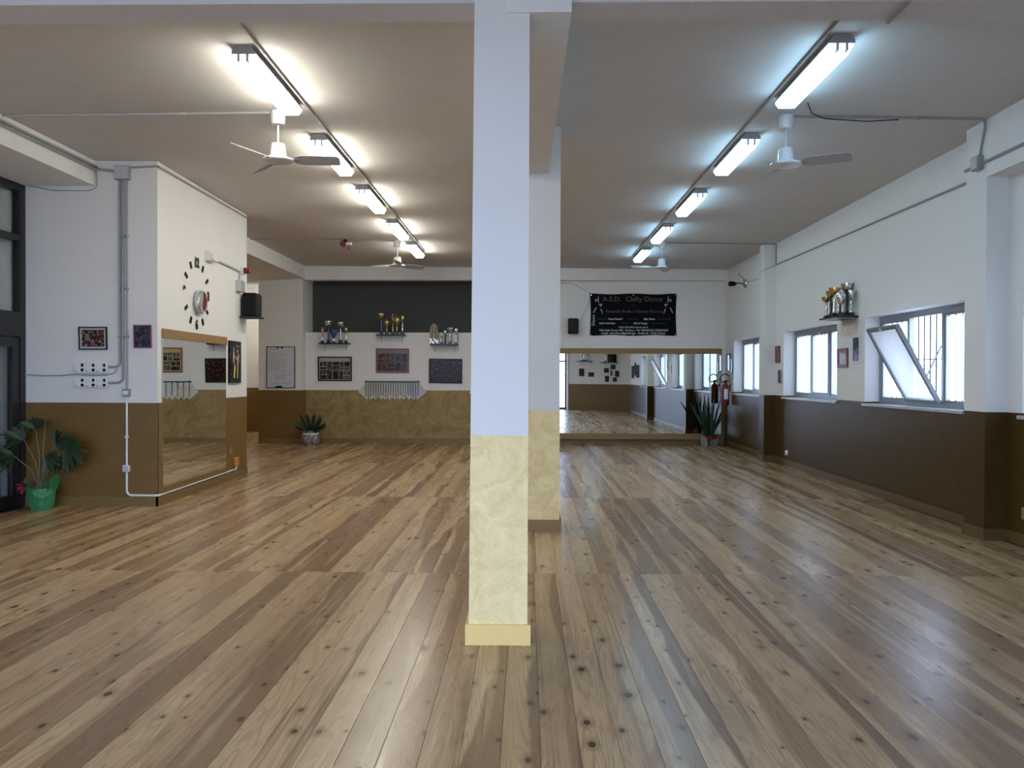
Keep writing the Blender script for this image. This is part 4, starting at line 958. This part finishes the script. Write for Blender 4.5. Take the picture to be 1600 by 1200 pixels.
t = thing('loudspeaker', 'small black loudspeaker left of the black banner', 'speaker', (bx(894.5), YB, bz(510)))
MB().cbox(-0.11, 0.11, -0.20, -0.03, -0.17, 0.17, 0.012).build('cabinet', M_BLKPL, t)
for k in range(6): MB().cbox(0.105, 0.125, -0.19, -0.04, -0.155+k*0.054, -0.119+k*0.054, 0.006).build('rib', M_BLKPL, t)
MB().box(-0.09, 0.09, -0.206, -0.20, -0.14, 0.14).build('grille', M_FBLK, t); MB().box(-0.04, 0.04, -0.03, 0, -0.08, 0.08).build('wall_plate', M_BLACK, t)
conduit('speaker_wire', 'thin wire from beam past banner corner down to small speaker', [(bx(868), YB-0.01, bz(443)), (bx(893), YB-0.01, bz(442)), (bx(921), YB-0.01, bz(458)), (bx(919), YB-0.01, bz(474)), (bx(905), YB-0.06, bz(503))], 0.005, M_GREY, 'cable')

mx0, mx1 = 0.30, bx(1125.5)
t = thing('wall_mirror', 'wide mirror with pine top strip along the back wall', 'mirror', ((mx0+mx1)/2, YB, 0)); hw = (mx1-mx0)/2
gl = MB().box(-hw, hw, -0.014, -0.006, 0.235, 2.03).build('glass', M_MIRROR, t)
MB().box(-hw, hw, -0.006, 0, 0.235, 2.03).build('backing', M_BLKPL, t)
MB().cbox(-hw, hw+0.01, -0.03, 0, 2.03, 2.15, 0.003).build('top_strip', M_PINE, t)
MB().cbox(-hw, hw-0.35, -0.10, 0, 0.112, 0.235, 0.003).build('bottom_ledge', M_PINE, t)

# fire extinguisher
t = thing('fire_extinguisher', 'red fire extinguisher with black hose hung in far corner', 'extinguisher', (4.33, 18.12, 0.90))
MB().lathe([(0.03, 0.0), (0.075, 0.008), (0.082, 0.03), (0.082, 0.38), (0.07, 0.43), (0.03, 0.465), (0.026, 0.50)], seg=24).build('cylinder', M_RED, t)
mb = MB(); n = 8; vs = []
for i in range(n+1):
    a_ = -PI/2-0.62+1.24*i/n
    for z in (0.13, 0.35): vs.append((0.0832*math.cos(a_), 0.0832*math.sin(a_), z))
mb.add(vs, [(2*i, 2*i+2, 2*i+3, 2*i+1) for i in range(n)], True).build('label', M_PAPER, t)
MB().cbox(-0.03, 0.03, -0.025, 0.025, 0.495, 0.535, 0.004).build('valve', M_BLKPL, t)
MB().tube([(-0.02, 0, 0.53), (0.05, -0.01, 0.545), (0.11, -0.02, 0.575)], 0.008, 6).tube([(-0.02, 0, 0.52), (0.06, -0.01, 0.515), (0.10, -0.02, 0.51)], 0.007, 6).build('handle', M_BLKPL, t)
MB().tube([(-0.02, 0, 0.515)]+[(-0.02+0.10*math.cos(a_)*(1 if math.cos(a_) > 0 else 1.0), -0.03, 0.575+0.10*math.sin(a_)) for a_ in [PI*1.28-k_*0.19 for k_ in range(20)]], 0.011, 8).build('hose', M_BLKPL, t)
MB().box(0.08, 0.11, -0.03, 0.03, 0.40, 0.46).build('wall_bracket', M_BLACK, t)

# ================================================================== RIGHT WALL
shelf('black shelf of trophies high on the right wall', (XR, 11.48, 2.335), RRIGHT, 0.62, 0.31)
zz = 2.335
for x, y, H, st, me, sm, lb in ((4.20, 11.70, 0.30, 'bowl', M_GOLD, M_SILV, 'shortest gold bowl trophy at far end of right wall shelf'), (4.21, 11.55, 0.37, 'bowl', M_GOLD, M_STONE, 'gold bowl trophy with dark stem on right wall shelf'),
                                (4.37, 11.69, 0.42, 'bowl', M_GOLD, M_SILV, 'tall gold bowl trophy at wall side of right wall shelf'), (4.20, 11.40, 0.40, 'bowl', M_GOLD, M_SILV, 'gold bowl trophy in middle front of right wall shelf'),
                                (4.37, 11.53, 0.45, 'cup', M_SILV, M_SILV, 'tall silver lidded cup in middle of right wall shelf'), (4.22, 11.25, 0.36, 'cup', M_SILV, M_STONE, 'silver cup with dark stem on right wall shelf'),
                                (4.36, 11.38, 0.46, 'bowl', M_SILV, M_STONE, 'tall silver bowl trophy with dark stem on right wall shelf'), (4.37, 11.25, 0.38, 'column', M_SILV, M_SILV, 'silver column trophy at near end of right wall shelf')):
    trophy(lb, (x, y, zz), H, st, me, sm)
picture('dark red framed photo right of the middle window', (XR, 11.70, 1.78), RRIGHT, 0.37, 0.27, M_REDF, P_SNAP, 0.05, None)
picture('white bordered dark portrait below the right wall shelf', (XR, 11.21, 1.885), RRIGHT, 0.26, 0.36, M_PAPER, P_DARK, 0.022, None)
picture('narrow red framed notice beside the far pilaster', (XR, 14.70, 1.915), RRIGHT, 0.24, 0.29, M_REDF, P_SNAP, 0.03, None)
picture('small grey framed print below the narrow red notice', (XR, 14.575, 1.52), RRIGHT, 0.16, 0.24, M_GREY, P_DARK, 0.014, None)
picture('slim dark frame nearest the far right corner', (XR, 18.26, 1.83), RRIGHT, 0.28, 0.40, M_FBLK, P_DARK, 0.03, None)
picture('slim blue frame beside the farthest window', (XR, 17.99, 1.75), RRIGHT, 0.18, 0.30, plain('blue_frame', (0.05, 0.12, 0.22), 0.4), P_SNAP, 0.03, None)
t = thing('wall_socket', 'round white socket low on the right wall', 'socket', (XR, 14.18, 0.22), RRIGHT)
MB().lathe([(0.045, 0), (0.045, -0.02), (0.034, -0.032)], (0, 0, 0), 18, 'y').build('body', M_WPL, t); MB().lathe([(0.02, -0.034), (0.02, -0.031)], (0, 0, 0), 12, 'y').build('face', M_GREY, t)
t = thing('wall_socket', 'beige rectangular socket at right edge near the baseboard', 'socket', (XR, 7.38, 0.30), RRIGHT)
MB().cbox(-0.075, 0.075, -0.03, 0, -0.055, 0.055, 0.005).build('plate', M_PINE, t); MB().lathe([(0.02, -0.033), (0.02, -0.03)], (0, 0, 0), 12, 'y').build('socket', M_WPL, t)
t = thing('spotlight', 'small black and silver spotlight high on far right wall', 'spotlight', (XR, 16.85, 3.40), RRIGHT)
MB().lathe([(0.09, 0), (0.10, -0.03), (0.07, -0.06), (0.02, -0.075)], (0, 0, 0), 20, 'y').build('reflector', M_SILV, t)
MB().tube([(0, -0.06, 0), (-0.05, -0.16, 0.02), (-0.03, -0.22, 0.02)], 0.012, 6).build('arm', M_BLKPL, t)
MB().lathe([(0.03, -0.36), (0.055, -0.34), (0.05, -0.25), (0.02, -0.20)], (-0.02, 0, 0.0), 14, 'y').build('lamp_head', M_BLKPL, t)
MB().tube([(0, -0.05, 0.05), (0.0, -0.09, 0.14), (0.0, -0.16, 0.17), (0.0, -0.15, 0.22)], 0.006, 6).build('wire', M_BLKPL, t)
t = thing('spotlight', 'small dark red and white spotlight on far left ceiling conduit', 'spotlight', (-3.26, 14.80, zc(-3.26)))
MB().box(-0.03, 0.03, -0.03, 0.03, -0.05, 0.0).build('mount', M_BLKPL, t)
MB().lathe([(0.045, -0.10), (0.05, 0.0), (0.03, 0.06)], (-0.03, 0, -0.09), 14, 'y').build('lamp_head', M_REDF, t)
MB().cbox(0.02, 0.12, -0.04, 0.03, -0.10, -0.05, 0.006).build('transformer', M_WPL, t)
MB().tube([(0.05, 0, -0.10), (0.07, 0, -0.16), (0.05, 0, -0.19)], 0.007, 6).build('wire', M_BLKPL, t)

# ================================================================== PLANTS
def blade(mb, base, tip, sagz, w_, n=7, fold=0.25, nrm=None):
    b, e = Vector(base), Vector(tip); d = (e-b); h = Vector((d.x, d.y, 0)); sd = Vector((-h.y, h.x, 0)); sd = sd.normalized() if sd.length > 1e-4 else Vector((1, 0, 0))
    if nrm is not None: sd = d.cross(Vector(nrm)).normalized()
    vs = []
    for i in range(n+1):
        u = i/n; c = b+d*u+Vector((0, 0, sagz*math.sin(u*PI)-sagz*0.3*u*u)); ww = w_*(math.sin(PI*min(1, u*0.86+0.14)))**0.7*(1 if u < 0.98 else 0.05)
        vs += [c-sd*ww+Vector((0, 0, ww*fold)), c, c+sd*ww+Vector((0, 0, ww*fold))]
    fs = []
    for i in range(n): fs += [(i*3, i*3+1, i*3+4, i*3+3), (i*3+1, i*3+2, i*3+5, i*3+4)]
    mb.add(vs, fs, True); return mb
rp = random.Random(11)
# left: palm in green wrapping
t = thing('potted_palm', 'fan palm in green paper wrapped pot by glazed door', 'plant', (-5.44, 9.19, 0))
mb = MB(); seg = 20; prof = [(0.105, 0.0), (0.125, 0.06), (0.145, 0.16), (0.150, 0.245)]; vs = []
for i, (r, z) in enumerate(prof):
    for k in range(seg):
        a_ = 2*PI*k/seg; w_ = r*(1+0.07*math.sin(5*a_+i)); vs.append((w_*math.cos(a_), w_*math.sin(a_), z))
mb.add(vs, [(i*seg+k, i*seg+(k+1) % seg, (i+1)*seg+(k+1) % seg, (i+1)*seg+k) for i in range(3) for k in range(seg)]+[tuple(range(seg-1, -1, -1))])
wr = mb.build('wrapping', M_GREEN, t)
for a_, h_, wd in ((-0.1, 0.17, 0.09), (3.2, 0.12, 0.07), (-1.0, -0.10, 0.10), (1.5, 0.10, 0.08), (-1.9, 0.03, 0.07)):
    c_, s__ = math.cos(a_), math.sin(a_); MB().add([(0.13*c_-wd*s__, 0.13*s__+wd*c_, 0.22), (0.13*c_+wd*s__, 0.13*s__-wd*c_, 0.22), (0.17*c_+wd*0.7*s__, 0.17*s__-wd*0.7*c_, 0.24+h_*0.7), (0.19*c_, 0.19*s__, 0.24+h_), (0.16*c_-wd*s__, 0.16*s__+wd*c_, 0.24+h_*0.5)], [(0,1,2,3,4)]).build('paper_corner', M_GREEN, wr)
MB().lathe([(0.135, 0.20), (0.01, 0.215)], seg=16).build('soil', plain('potting_soil', (0.02, 0.014, 0.01), 0.9), t)
mb = MB()
for k in range(6): a_ = k*1.05; mb.tube([(-0.15, -0.05, 0.25), (-0.17+0.05*math.cos(a_), -0.09, 0.25+0.05*math.sin(a_)), (-0.17+0.07*math.cos(a_+0.5), -0.09, 0.25+0.07*math.sin(a_+0.5)), (-0.15, -0.06, 0.25)], 0.012, 5)
mb.build('red_bow', M_RED, t)
fans = [((-0.20, 0.0, 0.78), 2.6, 0.26), ((-0.10, 0.05, 0.90), 1.9, 0.22), ((0.16, 0.0, 0.74), 0.6, 0.26), ((0.30, -0.05, 0.70), -0.3, 0.24), ((0.24, 0.05, 0.62), -0.9, 0.22), ((-0.28, -0.08, 0.62), 3.6, 0.20), ((0.12, -0.12, 0.60), -0.4, 0.18), ((0.0, 0.08, 1.0), 1.3, 0.04)]
for (px_, py_, pz_), da, R_ in fans:
    MB().tube([(rp.uniform(-0.04, 0.04), rp.uniform(-0.04, 0.04), 0.21), (px_*0.35, py_*0.35, 0.55*pz_+0.1), (px_, py_, pz_)], [0.007, 0.006, 0.004], 6).build('stem', M_STEM, t)
    if R_ < 0.1: continue
    mb = MB(); dirx = 1 if px_ > 0 else -1
    for k in range(11):
        a_ = da+(k-5)*0.24; tip = (px_+R_*math.cos(a_), py_+rp.uniform(-0.10, 0.06), pz_+R_*0.85*math.sin(a_)-0.05); blade(mb, (px_, py_, pz_), tip, 0.01, 0.026, 5, 0.2, (rp.uniform(-0.5, 0.5), -1, 0.5))
    mb.build('leaf', M_LEAF2, t)
# far left: sword plant in silver wrapping
def sword_plant(name, label, loc, z0, spec, pot):
    t = thing(name, label, 'plant', loc)
    for (dx, dy, zt, w_, sg) in spec:
        blade(MB(), (dx*0.12, dy*0.12, z0), (dx, dy, zt), sg, w_, 8, 0.2, (rp.uniform(-0.6, 0.6), -1, rp.uniform(0.1, 0.7))).build('leaf', M_LEAF, t)
    pot(t); return t
M_FOIL = plain('crumpled_silver_wrap', (0.30, 0.28, 0.28), 0.25, metal=0.5, var=0.4, scale=90, bump=0.6)
def pot_a(t):
    mb = MB(); seg = 22; vs = []; prof = [(0.16, 0), (0.19, 0.06), (0.20, 0.16), (0.165, 0.24), (0.20, 0.31)]
    for i, (r, z) in enumerate(prof):
        for k in range(seg): a_ = 2*PI*k/seg; w_ = r*(1+0.06*math.sin(k*2.4+i*1.7)); vs.append((w_*math.cos(a_), w_*math.sin(a_), z+(0.02*math.sin(k*1.9) if i == 4 else 0)))
    mb.add(vs, [(i*seg+k, i*seg+(k+1) % seg, (i+1)*seg+(k+1) % seg, (i+1)*seg+k) for i in range(4) for k in range(seg)]+[tuple(range(seg-1, -1, -1))]); mb.build('wrapping', M_FOIL, t)
    MB().lathe([(0.172, 0.225), (0.178, 0.25), (0.172, 0.27)], seg=20, caps=False).build('ribbon', M_PAPER, t); MB().lathe([(0.15, 0.22), (0.01, 0.235)], seg=14).build('soil', MATS['potting_soil'], t)
sp = []
for k in range(30):
    th = math.radians(14+152*((k*0.618034) % 1)); R_ = 0.40+0.16*((k*0.37) % 1); R_ *= 0.78+0.22*math.sin(th)
    sp.append((R_*math.cos(th)*0.86, -0.24+0.40*((k*0.71) % 1), 0.24+R_*math.sin(th), 0.024+0.010*((k*0.53) % 1), 0.02))
sword_plant('potted_plant', 'dark bushy plant in silver wrapped pot by back wall', (-4.74, 18.10, 0), 0.22, sp, pot_a)
def pot_b(t):
    MB().lathe([(0.11, 0), (0.13, 0.02), (0.15, 0.20), (0.16, 0.24), (0.145, 0.24), (0.13, 0.20)], seg=20).build('pot', M_REDF, t)
    MB().lathe([(0.14, 0.19), (0.01, 0.20)], seg=14).build('soil', MATS['potting_soil'], t)
    for a_, h_ in ((-2.6, 0.16), (-1.2, 0.10), (-0.2, 0.22), (2.2, 0.28), (0.9, 0.2)):
        c_, s__ = math.cos(a_), math.sin(a_); wd = 0.10
        MB().add([(0.14*c_-wd*s__, 0.14*s__+wd*c_, 0.0), (0.14*c_+wd*s__, 0.14*s__-wd*c_, 0.0), (0.18*c_+wd*s__, 0.18*s__-wd*c_, 0.14), (0.22*c_, 0.22*s__, 0.10+h_), (0.17*c_-wd*s__, 0.17*s__+wd*c_, 0.18)], [(0,1,2,3,4)]).build('wrapping', plain('white_wrap', (0.27, 0.28, 0.25), 0.5), t)
sp = [(-0.46, -0.05, 0.98, 0.025, 0.04), (-0.28, 0.02, 1.02, 0.025, 0.03), (-0.13, 0.0, 1.17, 0.032, 0.0), (-0.05, -0.06, 1.14, 0.036, 0.0), (0.10, 0.0, 1.08, 0.032, 0.0), (0.22, -0.05, 1.05, 0.030, 0.02), (-0.30, -0.12, 0.74, 0.025, 0.03),
      (0.28, -0.12, 0.86, 0.027, 0.03), (0.30, -0.05, 0.72, 0.025, 0.03), (-0.20, -0.18, 0.85, 0.029, 0.03), (0.02, -0.2, 0.95, 0.032, 0.02), (0.14, -0.18, 0.80, 0.029, 0.03), (-0.10, -0.2, 0.72, 0.029, 0.02), (0.20, -0.2, 0.58, 0.025, 0.03), (-0.26, -0.1, 0.52, 0.022, 0.03), (-0.02, 0.1, 1.1, 0.029, 0)]
sword_plant('potted_plant', 'tall sword leaved plant in red and white pot before back mirror', (4.0, 18.16, 0), 0.18, sp, pot_b)

# ================================================================== REAR WALL (seen in the back mirror)
RREAR = math.atan2(-dr.y, -dr.x)
def rear(s, z): v = RA+dr*s; return (v.x, v.y, z)
for s, z, lb in ((1.0, 2.22, 'black shelf with silver trophies on skewed rear wall'), (2.35, 2.16, 'black shelf with speaker on skewed rear wall')):
    shelf(lb, rear(s, z), RREAR, 0.8, 0.24)
nin = -nr*0.12
for s, z, H, st, lb in ((0.85, 2.22, 0.42, 'cup', 'left silver cup on rear wall shelf, seen in mirror'), (1.0, 2.22, 0.50, 'bowl', 'middle silver bowl on rear wall shelf, seen in mirror'), (1.15, 2.22, 0.42, 'column', 'right silver column on rear wall shelf, seen in mirror'), (2.18, 2.16, 0.46, 'bowl', 'silver bowl beside the rear wall speaker, seen in mirror')):
    v = Vector(rear(s, z))+nin; trophy(lb, v, H, st, M_SILV)
v = Vector(rear(2.52, 2.16))+nin
t = thing('loudspeaker', 'black loudspeaker on rear wall shelf, seen in back mirror', 'speaker', v, RREAR)
MB().cbox(-0.17, 0.17, -0.1, 0.1, 0, 0.34, 0.01).build('cabinet', M_BLKPL, t); MB().box(-0.15, 0.15, -0.106, -0.1, 0.03, 0.31).build('grille', M_FBLK, t)
for s, z, w_, h_, lb in ((0.78, 1.72, 0.26, 0.34, 'larger picture under the rear trophy shelf, seen in back mirror'), (1.32, 1.62, 0.30, 0.20, 'smaller picture under the rear trophy shelf, seen in back mirror'),
                         (2.15, 1.80, 0.24, 0.2, 'topmost left rear wall picture below speaker, seen in mirror'), (2.5, 1.95, 0.24, 0.2, 'highest rear wall picture below the speaker, seen in mirror'), (2.42, 1.68, 0.18, 0.26, 'pale rear wall picture in the middle of its cluster'),
                         (2.72, 1.65, 0.2, 0.26, 'right rear wall picture of the cluster, seen in mirror'), (2.18, 1.43, 0.2, 0.26, 'lower left rear wall picture of the cluster'), (2.6, 1.40, 0.2, 0.18, 'lowest rear wall picture of the cluster, seen in mirror')):
    picture(lb, rear(s, z), RREAR, w_, h_, M_FBLK if 'pale' not in lb else M_WPL, P_SNAP if 'pale' in lb else P_DARK, 0.02)
for i, (y, z) in enumerate(((2.4, 1.72), (2.9, 1.72), (3.4, 1.84), (3.9, 1.74), (4.4, 1.74))):
    picture('%s dark picture on near right wall, seen in back mirror' % ordn[i], (XR, y, z), RRIGHT, 0.30, 0.52, M_FBLK, P_DARK, 0.025)
